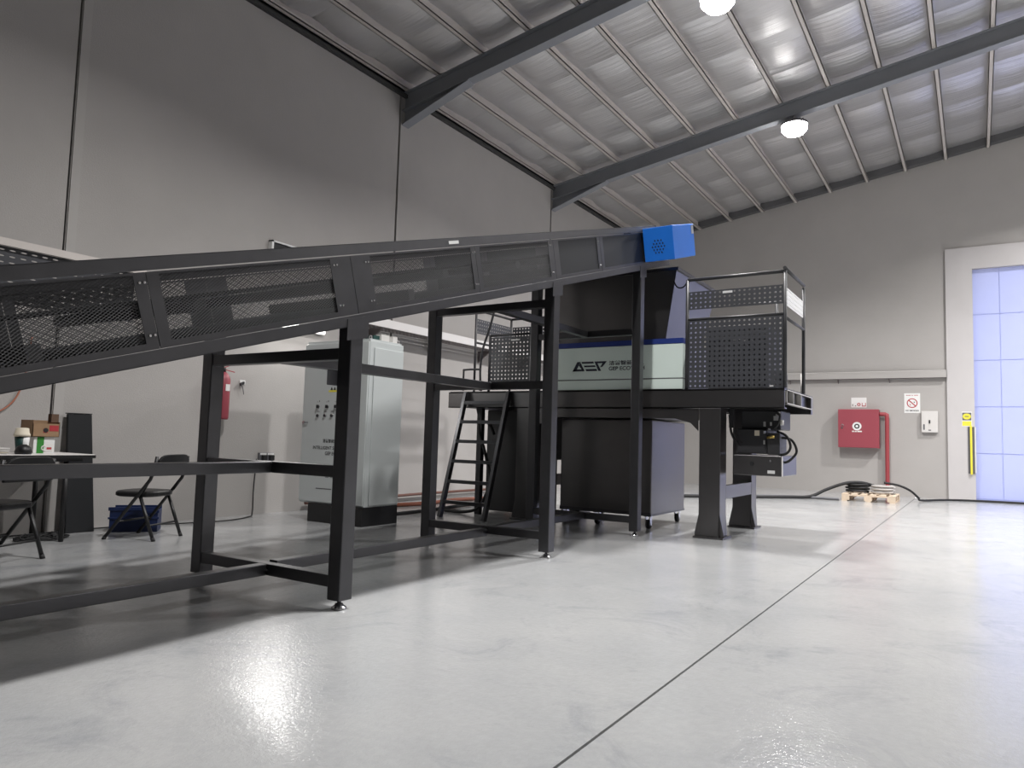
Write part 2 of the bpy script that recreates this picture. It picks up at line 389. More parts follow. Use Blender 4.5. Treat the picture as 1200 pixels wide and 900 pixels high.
# wall strip light behind the conveyor
t = thing('wall_strip_light', (XL, 6.52, 2.42), 'white LED strip light glowing on left wall behind the conveyor', 'light')
P('body', t, 'white', box(XL, XL + 0.05, 5.92, 7.12, 2.42, 2.50), bevel=0.004)
P('diffuser', t, 'tube_lens', MB().box(XL + 0.052, XL + 0.10, 5.96, 7.08, 2.425, 2.495), bevel=0.012)
ld = bpy.data.lights.new('strip_light', 'AREA'); ld.shape = 'RECTANGLE'; ld.size = 0.09; ld.size_y = 1.1; ld.energy = 15; ld.color = (1, 0.98, 0.95)
lo = bpy.data.objects.new('strip_light', ld); COL.objects.link(lo); lo.parent = t
lo.location = Vector((XL + 0.115, 6.52, 2.46)) - Vector(t.location); lo.rotation_euler = (0, math.radians(-60), 0)

# ================================================================== INCLINED CONVEYOR
TH = math.atan(0.29); CT, ST = math.cos(TH), math.sin(TH); Z0 = 0.783
XN, XFAR = -3.20, -4.66
NH = 0.514 * CT
def cp(s, n, x): return (x, s * CT - n * ST, Z0 + s * ST + n * CT)
def cbox(mb, s0, s1, n0, n1, x0, x1):
    return mb.hexa([cp(s0, n0, x0), cp(s1, n0, x0), cp(s1, n0, x1), cp(s0, n0, x1), cp(s0, n1, x0), cp(s1, n1, x0), cp(s1, n1, x1), cp(s0, n1, x1)])
SA, SB = -1.0, 8.93
conv = thing('inclined_conveyor', (-3.9, 3.2, 0), 'long dark grey inclined belt conveyor with mesh side guards and blue drive cover', 'conveyor')
wins = [(-0.18, 0.80, 1), (0.91, 2.002, 1), (2.129, 3.223, 1), (3.566, 4.675, 1), (4.80, 5.89, 1), (6.086, 6.908, 0), (7.054, 8.127, 0)]
NB, NT = 0.098, NH - 0.082
for near in (True, False):
    xo = XN if near else XFAR                    # outer face
    d = -1 if near else 1                         # inward direction
    P('top_rail', conv, 'anthracite', cbox(cbox(MB(), SA, SB - 0.35, NH - 0.064, NH, xo, xo + d * 0.006), SA, SB - 0.35, NH - 0.006, NH, xo, xo + d * 0.06), bevel=0.002)
    P('bottom_rail', conv, 'anthracite', cbox(cbox(MB(), SA, SB, 0.0, 0.066, xo, xo + d * 0.006), SA, SB, 0.0, 0.006, xo, xo + d * 0.06), bevel=0.002)
    g = xo + d * 0.012
    ends = [SA] + [0.5 * (wins[i][1] + wins[i + 1][0]) for i in range(len(wins) - 1)] + [SB - 0.45]
    for i, (a, b, mesh) in enumerate(wins):
        s0, s1 = ends[i] + 0.002, ends[i + 1] - 0.002
        fmb = MB()
        cbox(fmb, s0, a, 0.067, NH - 0.070, g, g + d * 0.004); cbox(fmb, b, s1, 0.067, NH - 0.070, g, g + d * 0.004)
        cbox(fmb, a, b, 0.067, NB, g, g + d * 0.004); cbox(fmb, a, b, NT, NH - 0.070, g, g + d * 0.004)
        gf = P('guard_frame', conv, 'anthracite', fmb)
        if not mesh:
            P('panel', gf, 'dark_panel', cbox(MB(), a - 0.01, b + 0.01, NB - 0.01, NT + 0.01, g + d * 0.005, g + d * 0.008))
        else:
            lm = MB(); px, pn = 0.024, 0.0138       # diamond pitch along s and n
            w2 = 0.0019; xg = g + d * 0.006; H = NT - NB; k_sl = px / pn   # strand runs px per pn
            span = H * k_sl
            for sgn in (1, -1):
                n0 = int((b - a + span) / px) + 1
                for q in range(n0):
                    sa = a - span + q * px if sgn > 0 else a + q * px
                    p0 = [sa, NB]; p1 = [sa + sgn * span, NT]
                    def clip(lim):
                        f_ = (lim - p0[0]) / (p1[0] - p0[0]); return [lim, p0[1] + f_ * (p1[1] - p0[1])]
                    lo_, hi_ = (p0, p1) if p0[0] < p1[0] else (p1, p0)
                    if hi_[0] <= a or lo_[0] >= b: continue
                    if lo_[0] < a: lo_ = clip(a)
                    if hi_[0] > b: hi_ = clip(b)
                    L_ = math.hypot(hi_[0] - lo_[0], hi_[1] - lo_[1])
                    if L_ < 0.01: continue
                    nx_ = -(hi_[1] - lo_[1]) / L_ * w2; nn_ = (hi_[0] - lo_[0]) / L_ * w2
                    x_ = xg + (0.0008 if sgn > 0 else -0.0008)
                    lm.add([cp(lo_[0] - nx_, lo_[1] - nn_, x_), cp(hi_[0] - nx_, hi_[1] - nn_, x_), cp(hi_[0] + nx_, hi_[1] + nn_, x_ + d * 0.002), cp(lo_[0] + nx_, lo_[1] + nn_, x_ + d * 0.002)], [(0, 1, 2, 3)])
            P('expanded_mesh', gf, 'mesh_steel', lm, stuff=True)
        if near:
            for s_ in ([a - 0.035] if i in (3,) else []) + [b + 0.035]:
                for n_ in (NT - 0.035, NB + 0.035):
                    for o_ in (-0.012, 0.012):
                        q0 = cp(s_ + o_, n_, g); P('bolt', gf, 'chrome', MB().cyl(q0, (q0[0] + 0.007, q0[1], q0[2]), 0.0062, 8))
# belt runs and rollers inside
P('carrying_belt', conv, 'belt', cbox(MB(), SA + 0.15, SB - 0.15, 0.285, 0.30, XFAR + 0.09, XN - 0.09))
P('return_belt', conv, 'belt', cbox(MB(), SA + 0.15, SB - 0.15, 0.075, 0.085, XFAR + 0.09, XN - 0.09))
s_ = 0.3
while s_ < SB - 0.6:
    P('roller', conv, 'anthracite_rough', MB().cyl(cp(s_, 0.245, XFAR + 0.03), cp(s_, 0.245, XN - 0.05), 0.036, 12)); s_ += 1.02
for s_ in (SA + 0.17, SB - 0.17):
    P('drum', conv, 'anthracite_rough', MB().cyl(cp(s_, 0.19, XFAR + 0.03), cp(s_, 0.19, XN - 0.03), 0.10, 20))
for s_ in (1.5, 3.9, 6.5):
    P('tie_beam', conv, 'anthracite_rough', cbox(MB(), s_, s_ + 0.06, 0.10, 0.17, XFAR + 0.02, XN - 0.02))
bd = P('drive_cover', conv, 'blue_paint', cbox(MB(), 8.12, 8.86, 0.082, 0.462, XN + 0.004, -2.84), bevel=0.006)
vh = MB()
for i in range(-4, 5):
    for j in range(-4, 5):
        u, v = (i + 0.5 * (j % 2)) * 0.036, j * 0.034
        if u * u + v * v > 0.0084: continue
        c = cp(8.118, 0.245 + v, -3.02 + u); dn = Vector(cp(8.117, 0.245 + v, -3.02 + u)) - Vector(c)
        vh.cyl(c, Vector(c) + dn.normalized() * 0.003, 0.0085, 8)
P('vent_holes', bd, 'ink', vh, stuff=True)
P('rating_plate', bd, 'zinc', cbox(MB(), 8.76, 8.84, 0.345, 0.445, -2.839, -2.836))
P('sticker', conv, 'white', cbox(MB(), 4.40, 4.52, NH - 0.045, NH - 0.022, XN + 0.001, XN + 0.003))
# legs, feet, cross bars and middle rails
LW = 0.106
for Y in (0.66, 3.226, 5.73, 7.73):
    for x0, x1 in ((XN - LW, XN - 0.001), (XFAR + 0.001, XFAR + LW)):
        z1 = Z0 + 0.29 * (Y - LW / 2) - 0.001; z2 = Z0 + 0.29 * (Y + LW / 2) - 0.001
        mb = MB().hexa([(x0, Y - LW/2, 0.055), (x1, Y - LW/2, 0.055), (x1, Y + LW/2, 0.055), (x0, Y + LW/2, 0.055), (x0, Y - LW/2, z1), (x1, Y - LW/2, z1), (x1, Y + LW/2, z2), (x0, Y + LW/2, z2)])
        lg = P('leg', conv, 'anthracite', mb, bevel=0.006)
        xc = 0.5 * (x0 + x1)
        P('levelling_foot', lg, 'chrome', MB().tube([(xc, Y, 0.0), (xc, Y, 0.012), (xc, Y, 0.022), (xc, Y, 0.034), (xc, Y, 0.036), (xc, Y, 0.056)], [0.045, 0.045, 0.03, 0.022, 0.012, 0.012], 16))
        if x0 > -4: P('mounting_plate', lg, 'anthracite', MB().hexa([(x1, Y - 0.09, z1 - 0.09), (x1 + 0.005, Y - 0.09, z1 - 0.09), (x1 + 0.005, Y + 0.09, z1 - 0.05), (x1, Y + 0.09, z1 - 0.05), (x1, Y - 0.09, z1 + 0.04), (x1 + 0.005, Y - 0.09, z1 + 0.04), (x1 + 0.005, Y + 0.09, z1 + 0.09), (x1, Y + 0.09, z1 + 0.09)]))
def cross(Y, z): P('cross_bar', conv, 'anthracite', box(XFAR + LW, XN - LW, Y - 0.045, Y + 0.03, z, z + 0.072), bevel=0.004)
def rail(Ya, Yb, z): P('middle_rail', conv, 'anthracite', box(-3.94, -3.865, Ya, Yb, z, z + 0.072), bevel=0.004)
for Y, zs_ in ((0.66, (0.128, 0.784)), (3.226, (0.128, 0.784, 1.505)), (5.73, (0.16, 1.51, 2.255)), (7.73, (0.145, 2.275))):
    for z in zs_: cross(Y, z)
rail(0.70, 3.18, 0.128); rail(0.70, 3.18, 0.784); rail(3.26, 5.685, 0.14); rail(3.26, 5.685, 1.505); rail(5.765, 7.685, 0.15); rail(5.765, 7.685, 2.272)
for Y, z in ((3.18, 0.165), (5.684, 0.195)):
    P('bolt', conv, 'chrome', MB().cyl((-3.86, Y, z), (-3.86, Y - 0.008, z), 0.008, 8))
a = gy(386, 433, 3.12); b = gy(398, 451, 3.12)
P('junction_box', conv, 'plastic_grey', box(a.x, XN - LW, 3.10, 3.19, b.z, a.z), bevel=0.006)
# feed hopper board on the far side of the tail
P('feed_board', conv, 'perforated', perf(lambda u, v, d: (XFAR - 0.02 - d, 0.1 + u, 1.74 + v), 2.55, 0.325, 44, 9, 0.30, 0.13))
P('feed_board_lip', conv, 'purlin', box(XFAR - 0.03, XFAR - 0.005, 0.1, 2.72, 2.068, 2.112))

# ================================================================== SHREDDER
sh = thing('shredder', (-3.78, 9.0, 0), 'black industrial shredder with hopper, pale green lettered front panel and service platforms', 'machine')
COLX = ((-2.67, -2.43), (-5.13, -4.89))
for (x0, x1) in COLX:
    for (y0, y1) in ((8.17, 8.41), (9.53, 9.77)):
        xc = 0.5 * (x0 + x1)
        mb = MB().box(x0, x1, y0, y0 + 0.014, 0.02, 1.46).box(x0, x1, y1 - 0.014, y1, 0.02, 1.46).box(xc - 0.006, xc + 0.006, y0 + 0.014, y1 - 0.014, 0.02, 1.46)
        mb.box(x1 - 0.012, x1, y0 + 0.014, y1 - 0.014, 0.02, 1.46)
        c = P('column', sh, 'hopper_paint', mb, bevel=0.003)
        P('base_plate', c, 'hopper_paint', box(x0 - 0.05, x1 + 0.05, y0 - 0.05, y1 + 0.05, 0.0, 0.02), bevel=0.003)
        for sx in (-1, 1):
            xe = x0 if sx < 0 else x1
            P('gusset', c, 'hopper_paint', MB().prism([(xe, y0 + 0.002, 0.02), (xe + sx * 0.045, y0 + 0.002, 0.02), (xe + sx * 0.045, y0 + 0.002, 0.05), (xe, y0 + 0.002, 0.26)], (0, 0.012, 0)))
        for yy in (y0, y1):
            sy = -1 if yy == y0 else 1
            P('gusset', c, 'hopper_paint', MB().prism([(x1 - 0.012, yy, 0.02), (x1 - 0.012, yy + sy * 0.045, 0.02), (x1 - 0.012, yy + sy * 0.045, 0.05), (x1 - 0.012, yy, 0.26)], (0.012, 0, 0)))
    xa, xb = x1 - 0.10, x1
    P('brace', sh, 'hopper_paint', MB().box(xb - 0.008, xb - 0.002, 8.41, 9.53, 0.44, 0.58).box(xb - 0.07, xb, 8.41, 9.53, 0.575, 0.585).box(xb - 0.07, xb, 8.41, 9.53, 0.435, 0.445))
# bearers
P('front_beam', sh, 'hopper_paint', MB().box(-6.28, -1.74, 8.17, 8.185, 1.46, 1.675).box(-6.28, -1.74, 8.17, 8.28, 1.46, 1.472).box(-6.28, -1.74, 8.17, 8.28, 1.663, 1.675))
P('back_beam', sh, 'hopper_paint', box(-6.28, -1.74, 9.66, 9.77, 1.46, 1.675))
sb = P('side_beam', sh, 'hopper_paint', MB().box(-1.80, -1.79, 8.285, 9.70, 1.52, 1.672).box(-1.79, -1.735, 8.285, 9.70, 1.662, 1.672).box(-1.79, -1.735, 8.285, 9.70, 1.518, 1.528))
for y in (8.29, 8.62, 9.05, 9.69):
    P('stiffener', sb, 'off_white', box(-1.79, -1.737, y, y + 0.012, 1.528, 1.662))
P('lit_flange_edge', sb, 'off_white', MB().box(-1.736, -1.733, 8.285, 9.70, 1.663, 1.671).box(-1.736, -1.733, 8.285, 9.70, 1.519, 1.527))  # pale strips paint in the light on the dark flanges
for x in (-6.27, -4.75, -2.80):
    P('side_beam', sh, 'hopper_paint', box(x - 0.006 if x > -6 else x, x + 0.05, 8.29, 9.65, 1.475, 1.66))
P('deck_plate', sh, 'anthracite_rough', box(-6.27, -4.65, 8.19, 9.76, 1.676, 1.686)); P('deck_plate', sh, 'anthracite_rough', box(-2.86, -1.745, 8.19, 9.76, 1.676, 1.686))
P('cutting_chamber', sh, 'hopper_paint', box(-4.64, -2.92, 8.32, 9.72, 1.345, 2.29), bevel=0.01)
P('lower_skirt', sh, 'hopper_paint', MB().prism([(-4.86, 8.19, 1.455), (-2.69, 8.19, 1.455), (-2.69, 8.19, 1.20), (-2.78, 8.19, 1.29), (-2.98, 8.19, 1.345), (-4.6, 8.19, 1.345), (-4.86, 8.19, 1.22)], (0, 0.012, 0)))
# flared hopper, four sloping sheets
HB = (-4.62, -3.16, 8.36, 9.66, 2.29); HT = (-4.76, -2.99, 8.25, 9.80, 3.12)
def hp(k, i, j): return (k[i], k[2 + j], k[4])
for (i0, j0), (i1, j1), vec in (((0, 0), (1, 0), (0, 0.006, 0)), ((1, 0), (1, 1), (-0.006, 0, 0)), ((1, 1), (0, 1), (0, -0.006, 0)), ((0, 1), (0, 0), (0.006, 0, 0))):
    P('hopper_sheet', sh, 'hopper_paint', MB().prism([hp(HB, i0, j0), hp(HB, i1, j1), hp(HT, i1, j1), hp(HT, i0, j0)], vec))
rim = MB().bar((HT[0], HT[2], 3.13), (HT[1], HT[2], 3.13), 0.05, 0.04).bar((HT[1], HT[2] - 0.02, 3.13), (HT[1], HT[3], 3.13), 0.05, 0.04).bar((HT[0], HT[3], 3.13), (HT[1], HT[3], 3.13), 0.05, 0.04).bar((HT[0], HT[2], 3.13), (HT[0], HT[3], 3.13), 0.05, 0.04)
P('hopper_rim', sh, 'anthracite', rim)
P('hopper_cable', sh, 'rubber', MB().tube(spline([(-3.02, 8.24, 2.98), (-2.97, 8.235, 2.90), (-2.89, 8.225, 2.90), (-2.82, 8.22, 3.0)]), 0.009, 6))
# lettered panel
fp = P('front_panel', sh, 'glass_green', MB().box(-4.56, -2.885, 8.205, 8.30, 1.82, 2.225).box(-4.56, -2.885, 8.205, 8.30, 1.688, 1.808), bevel=0.004)
P('panel_head_strip', sh, 'blue_strip', box(-4.56, -2.885, 8.20, 8.31, 2.228, 2.29))
P('panel_divider', fp, 'plastic_grey', box(-4.56, -2.885, 8.204, 8.30, 1.809, 1.819))
YT = 8.202
def poly(parent, m, pts): return MB().add([(x, YT, z) for x, z in pts], [tuple(range(len(pts)))])
def logo(x0, x1, z0, z1):
    w, h = x1 - x0, z1 - z0
    def q(pts): return [(x0 + w * u, z0 + h * v) for u, v in pts]
    mb = MB()
    for pts in ([(0, 0), (0.10, 0), (0.235, 1), (0.135, 1)][:], [(0.0, 0), (0.36, 0), (0.335, 0.22), (0.03, 0.22)], [(0.27, 0.22), (0.36, 0.0), (0.235, 0.95), (0.185, 0.62)],
                [(0.26, 1), (0.61, 1), (0.635, 0.80), (0.285, 0.80)], [(0.33, 0.60), (0.665, 0.60), (0.685, 0.42), (0.355, 0.42)], [(0.385, 0.22), (0.71, 0.22), (0.735, 0), (0.41, 0)],
                [(0.64, 1), (1.0, 1), (0.965, 0.80), (0.665, 0.80)], [(0.665, 0.80), (0.735, 0.80), (0.845, 0), (0.765, 0)], [(0.965, 0.80), (0.88, 0.80), (0.81, 0.38), (0.88, 0.42)]):
        pp = q(pts); mb.add([(x, YT, z) for x, z in pp], [tuple(range(len(pp)))])
    return mb
P('logo', fp, 'navy_ink', logo(-4.335, -3.86, 1.925, 2.045))
text('lettering', fp, 'navy_ink', '洁普智能环保', -3.83, -3.36, 1.992, 2.048, YT)
text('lettering', fp, 'navy_ink', 'GEP ECOTECH', -3.83, -3.36, 1.927, 1.974, YT)
# railings: right platform
RX = -1.74
def tube(name, pts, r=0.02, m='anthracite_rough', parent=None): return P(name, parent or sh, m, MB().tube(pts, r, 10))
for (x, y) in ((-2.835, 8.20), (RX, 8.20), (RX, 9.20), (-2.05, 9.20)):
    tube('rail_post', [(x, y, 1.686), (x, y, 2.97)], 0.02)
tube('hand_rail', [(-2.835, 8.20, 2.965), (RX, 8.20, 2.965)]); tube('hand_rail', [(RX, 8.18, 3.0), (RX, 9.22, 3.0)]); tube('hand_rail', [(-2.835, 8.20, 2.495), (RX, 8.20, 2.495)], 0.016)
tube('hand_rail', [(RX, 8.20, 2.46), (RX, 9.20, 2.46)], 0.018); tube('hand_rail', [(RX, 9.20, 2.82), (-2.62, 9.20, 2.82)], 0.014)
P('gearbox', sh, 'anthracite_rough', MB().box(-2.66, -1.98, 8.45, 9.10, 1.69, 2.44).cyl((-2.3, 8.45, 2.05), (-2.3, 8.40, 2.05), 0.22, 24), bevel=0.012)
P('perforated_panel', sh, 'perforated', perf(lambda u, v, d: (-2.815 + u, 8.195 + d, 1.69 + v), 1.055, 0.79, 19, 14, 0.22))
P('perforated_panel', sh, 'perforated', perf(lambda u, v, d: (-2.815 + u, 8.195 + d, 2.61 + v), 1.055, 0.21, 19, 4, 0.22))
P('perforated_panel', sh, 'white', perf(lambda u, v, d: (RX - d, 8.225 + u, 2.60 + v), 0.95, 0.20, 17, 4, 0.22))  # dark panel coloured white to paint in the glare on it
P('panel_tag', sh, 'white', box(-2.42, -2.31, 8.188, 8.192, 2.775, 2.80))
P('panel_tag', sh, 'white', box(-1.90, -1.86, 8.188, 8.192, 1.70, 1.712))
P('valve_pipe', sh, 'off_white', MB().cyl((-1.80, 9.45, 1.686), (-1.80, 9.45, 1.95), 0.022, 10))
vb = P('valve_block', sh, 'plastic_grey', box(-1.95, -1.87, 8.85, 8.95, 1.686, 1.80), bevel=0.006)
P('valve_stem', vb, 'zinc', MB().cyl((-1.91, 8.90, 1.80), (-1.91, 8.90, 1.93), 0.012, 8)); P('valve_wheel', vb, 'plastic_grey', MB().cyl((-1.95, 8.90, 1.87), (-1.87, 8.90, 1.87), 0.05, 12))
P('support_bracket', sh, 'anthracite', MB().bar((-2.38, 8.45, 1.46), (-2.38, 8.45, 1.25), 0.05, 0.05))
# hydraulic unit under the right platform
hx0, hx1 = -2.36, -1.83
hu = P('valve_cabinet', sh, 'hopper_paint', box(hx0, hx1, 8.45, 9.25, 0.715, 0.945), bevel=0.008)
P('cabinet_edge', hu, 'off_white', box(hx1 + 0.001, hx1 + 0.006, 8.45, 8.49, 0.72, 0.94)); P('nameplate', hu, 'white', box(-1.98, -1.90, 8.447, 8.449, 0.745, 0.78))
P('cabinet_knob', hu, 'ink', MB().cyl((-2.15, 8.45, 0.85), (-2.15, 8.43, 0.85), 0.022, 12)); P('cabinet_screw', hu, 'chrome', MB().cyl((-1.95, 8.45, 0.885), (-1.95, 8.442, 0.885), 0.012, 8))
hv = P('valve_manifold', sh, 'anthracite_rough', MB().box(hx0 + 0.02, hx0 + 0.36, 8.52, 9.15, 0.96, 1.24).box(hx0 + 0.05, hx1 - 0.04, 8.60, 9.10, 1.24, 1.455), bevel=0.01)
P('manifold_side_block', hv, 'anthracite_rough', box(hx1 - 0.165, hx1 - 0.03, 8.50, 8.85, 0.955, 1.20), bevel=0.006)
P('gauge', hv, 'cream', box(-2.14, -2.085, 8.514, 8.518, 1.165, 1.225))
for (u, v, w_, h_) in ((0.33, 1.27, 0.02, 0.055), (0.33, 1.19, 0.018, 0.03), (0.33, 1.07, 0.016, 0.045), (0.40, 1.28, 0.016, 0.04), (0.44, 1.34, 0.045, 0.05), (0.38, 1.23, 0.02, 0.02)):
    P('fitting', hv, 'zinc', box(hx0 + u, hx0 + u + w_, 8.47, 8.50, v, v + h_))
P('brass_valve', hv, 'brass', MB().cyl((-1.99, 8.46, 1.145), (-1.91, 8.46, 1.155), 0.014, 8))
P('white_filter', hv, 'off_white', MB().cyl((hx1 - 0.06, 8.55, 1.36), (hx1 - 0.06, 8.55, 1.44), 0.025, 10).cyl((hx1 - 0.02, 8.56, 1.29), (hx1 - 0.02, 8.56, 1.345), 0.02, 10))
for pts in ([(-1.90, 8.55, 1.22), (-1.80, 8.55, 1.17), (-1.755, 8.55, 1.06), (-1.79, 8.55, 0.98), (-1.88, 8.55, 0.95)], [(-1.90, 8.6, 1.15), (-1.76, 8.6, 1.13), (-1.70, 8.6, 1.0), (-1.77, 8.6, 0.90), (-1.83, 8.6, 0.87)],
            [(-2.42, 8.5, 1.40), (-2.40, 8.5, 1.20), (-2.34, 8.52, 1.08), (-2.28, 8.54, 1.03)], [(-2.40, 8.5, 1.43), (-2.36, 8.5, 1.22), (-2.32, 8.52, 1.12), (-2.25, 8.54, 1.06)], [(-1.93, 8.5, 1.44), (-1.86, 8.5, 1.40), (-1.88, 8.5, 1.30), (-1.93, 8.5, 1.24)]):
    P('hose', sh, 'rubber', MB().tube(spline(pts), 0.014, 8))
# left platform railings, ladder, boxes below
LX = -6.26
for (x, y, z1) in ((LX, 8.75, 2.95), (LX, 9.72, 2.95), (-5.62, 8.20, 2.46), (-4.92, 8.20, 2.46), (-4.75, 9.72, 2.95)):
    tube('rail_post', [(x, y, 1.686), (x, y, z1)], 0.018)
tube('hand_rail', [(LX, 8.75, 2.95), (LX, 9.72, 2.95)], 0.018); tube('hand_rail', [(LX, 9.72, 2.95), (-4.75, 9.72, 2.95)], 0.018); tube('hand_rail', [(LX, 8.75, 2.46), (LX, 9.72, 2.46)], 0.016)
tube('hand_rail', [(-5.62, 8.20, 2.45), (-4.92, 8.20, 2.45)], 0.016)
P('perforated_panel', sh, 'perforated', perf(lambda u, v, d: (LX + d, 8.77 + u, 2.60 + v), 0.93, 0.22, 17, 4, 0.22))
P('perforated_panel', sh, 'perforated', perf(lambda u, v, d: (LX + 0.03 + u, 9.715 + d, 2.60 + v), 1.46, 0.22, 27, 4, 0.24))
P('perforated_panel', sh, 'perforated', perf(lambda u, v, d: (-5.61 + u, 8.195 + d, 1.72 + v), 0.68, 0.70, 12, 13, 0.22))
P('perforated_panel', sh, 'perforated', perf(lambda u, v, d: (-4.68 + d, 8.25 + u, 1.72 + v), 1.4, 0.70, 25, 13, 0.22))
P('panel_tag', sh, 'white', box(-5.27, -5.13, 8.187, 8.191, 2.365, 2.385))
tube('grab_rail', spline([(-5.52, 8.16, 2.86), (-5.60, 8.15, 2.55), (-5.70, 8.14, 2.25), (-5.73, 8.14, 1.95), (-5.71, 8.15, 1.69)]), 0.016)
tube('grab_rail', spline([(-5.98, 8.10, 1.69), (-5.98, 8.10, 1.95), (-5.96, 8.10, 1.98), (-5.72, 8.10, 1.98), (-5.70, 8.10, 1.95), (-5.70, 8.10, 1.69)], 5), 0.014)
lad = P('ladder', sh, 'anthracite', MB().bar((-5.95, 7.64, 0.0), (-5.95, 8.14, 1.67), 0.045, 0.07, (0, -1, 0.3)).bar((-5.25, 7.64, 0.0), (-5.25, 8.14, 1.67), 0.045, 0.07, (0, -1, 0.3)))
for k in range(6):
    z = 0.20 + 0.265 * k; y = 7.64 + 0.5 * z / 1.67
    P('rung', lad, 'anthracite', box(-5.935, -5.265, y - 0.035, y + 0.035, z - 0.022, z + 0.022))
P('hydraulic_tank', sh, 'anthracite_rough', box(-5.45, -4.80, 8.65, 9.45, 0.78, 1.44), bevel=0.01)
P('tank_frame', sh, 'anthracite_rough', MB().box(-5.45, -5.40, 8.65, 8.70, 0, 0.78).box(-4.86, -4.80, 8.65, 8.70, 0, 0.78).box(-5.45, -5.40, 9.40, 9.45, 0, 0.78).box(-4.86, -4.80, 9.40, 9.45, 0, 0.78).box(-5.40, -4.86, 8.655, 8.695, 0.40, 0.45).box(-5.40, -4.86, 8.655, 8.695, 0.10, 0.16))
P('side_cabinet', sh, 'anthracite_rough', box(-5.98, -5.47, 8.72, 9.1, 0.02, 1.455), bevel=0.01)
P('deck_post', sh, 'anthracite_rough', box(-5.87, -5.79, 8.30, 8.38, 0.0, 1.458), bevel=0.004)
for pts in ([(-5.80, 8.35, 1.46), (-5.84, 8.3, 1.2), (-5.70, 8.3, 0.8), (-5.62, 8.3, 0.45), (-5.75, 8.25, 0.12), (-5.95, 8.2, 0.03), (-6.3, 8.2, 0.025)], [(-5.9, 8.35, 1.46), (-5.84, 8.35, 1.3), (-5.7, 8.35, 1.25), (-5.64, 8.4, 1.1)]):
    P('hose', sh, 'rubber', MB().tube(spline(pts), 0.022, 8))

# ------------------------------------------------------------------ bin on casters below the shredder
bx0, bx1, by0, by1 = -4.62, -3.36, 8.47, 9.67
bn = thing('waste_bin', (-3.99, 9.07, 0), 'large black steel collecting bin on casters under the shredder', 'bin')
P('body', bn, 'hopper_paint', MB().hexa([(bx0, by0, 0.155), (bx1, by0, 0.155), (bx1, by1, 0.155), (bx0, by1, 0.155), (bx0, by0, 1.33), (bx1, by0, 1.33), (bx1, by1, 1.33), (bx0, by1, 1.33)]), bevel=0.012)
P('bottom_frame', bn, 'anthracite', MB().box(bx0, bx1, by0 - 0.006, by0, 0.155, 0.20).box(bx1, bx1 + 0.006, by0, by1, 0.155, 0.175))
for (x, y) in ((-3.41, 8.53), (-3.43, 9.60), (-4.10, 8.53), (-4.56, 8.53), (-4.56, 9.60)):
    c = P('caster', bn, 'rubber', MB().cyl((x - 0.02, y, 0.055), (x + 0.02, y, 0.055), 0.055, 18))
    P('caster_fork', c, 'chrome', MB().box(x - 0.032, x - 0.022, y - 0.03, y + 0.03, 0.04, 0.155).box(x + 0.022, x + 0.032, y - 0.03, y + 0.03, 0.04, 0.155).box(x - 0.045, x + 0.045, y - 0.045, y + 0.045, 0.147, 0.155))
    P('caster_hub', c, 'chrome', MB().cyl((x - 0.036, y, 0.055), (x + 0.036, y, 0.055), 0.018, 10))

# ================================================================== CONTROL CABINET
cx0, cx1, cy0, cy1 = -6.95, -5.89, 6.13, 6.73
cb = thing('control_cabinet', (-6.4, 6.43, 0), 'tall light grey electrical control cabinet with black plinth and lettered door', 'cabinet')
P('plinth', cb, 'black', box(-6.77, cx1 - 0.002, cy0 - 0.003, cy1, 0.0, 0.215))
P('body', cb, 'cabinet_grey', box(cx0, cx1, cy0 + 0.022, cy1, 0.216, 2.14), bevel=0.006)
dr = P('door', cb, 'cabinet_grey', box(cx0 + 0.006, cx1 - 0.004, cy0, cy0 + 0.02, 0.235, 2.125), bevel=0.004)
P('side_panel', cb, 'cabinet_grey', box(cx1 + 0.001, cx1 + 0.012, cy0 + 0.09, cy1 - 0.01, 0.235, 2.06), bevel=0.003)
P('top_cap', cb, 'cabinet_grey', box(cx0 + 0.01, cx1 - 0.01, cy0 + 0.03, cy1 - 0.03, 2.142, 2.16))
for y in (cy0 + 0.06, cy1 - 0.06):
    lu = MB().box(cx1 - 0.05, cx1 - 0.035, y - 0.02, y + 0.02, 2.14, 2.16); ring(lu, cx1 - 0.042, 2.18, 0.012, 0.024, y, 14, 0.012)
    P('lifting_eye', cb, 'chrome', lu)
P('top_bracket', cb, 'off_white', box(cx1 - 0.10, cx1 - 0.02, cy0 + 0.22, cy0 + 0.36, 2.16, 2.235)); P('top_bracket', cb, 'off_white', box(cx1 - 0.10, cx1 - 0.02, cy0 + 0.42, cy0 + 0.50, 2.16, 2.235))
P('top_box', cb, 'dark_green', box(cx1 - 0.16, cx1 - 0.03, cy0 + 0.10, cy0 + 0.20, 2.16, 2.21))
YC = cy0 - 0.0015
def cpx(x, y): p = gy(x, y, cy0); return p.x, p.z
for (x, y) in ((373, 476.5), (383.5, 476.5), (394, 476.5)):
    u, v = cpx(x, y); k = P('selector_switch', dr, 'chrome', MB().cyl((u, cy0, v), (u, cy0 - 0.008, v), 0.026, 14)); P('switch_knob', k, 'ink', MB().cyl((u, cy0 - 0.008, v), (u, cy0 - 0.02, v), 0.020, 12).box(u - 0.006, u + 0.006, cy0 - 0.03, cy0 - 0.02, v - 0.02, v + 0.02))
    P('printed_mark', dr, 'plastic_grey', box(u - 0.022, u - 0.002, YC, YC + 0.001, v + 0.055, v + 0.06).box(u + 0.012, u + 0.024, YC, YC + 0.001, v + 0.055, v + 0.075))
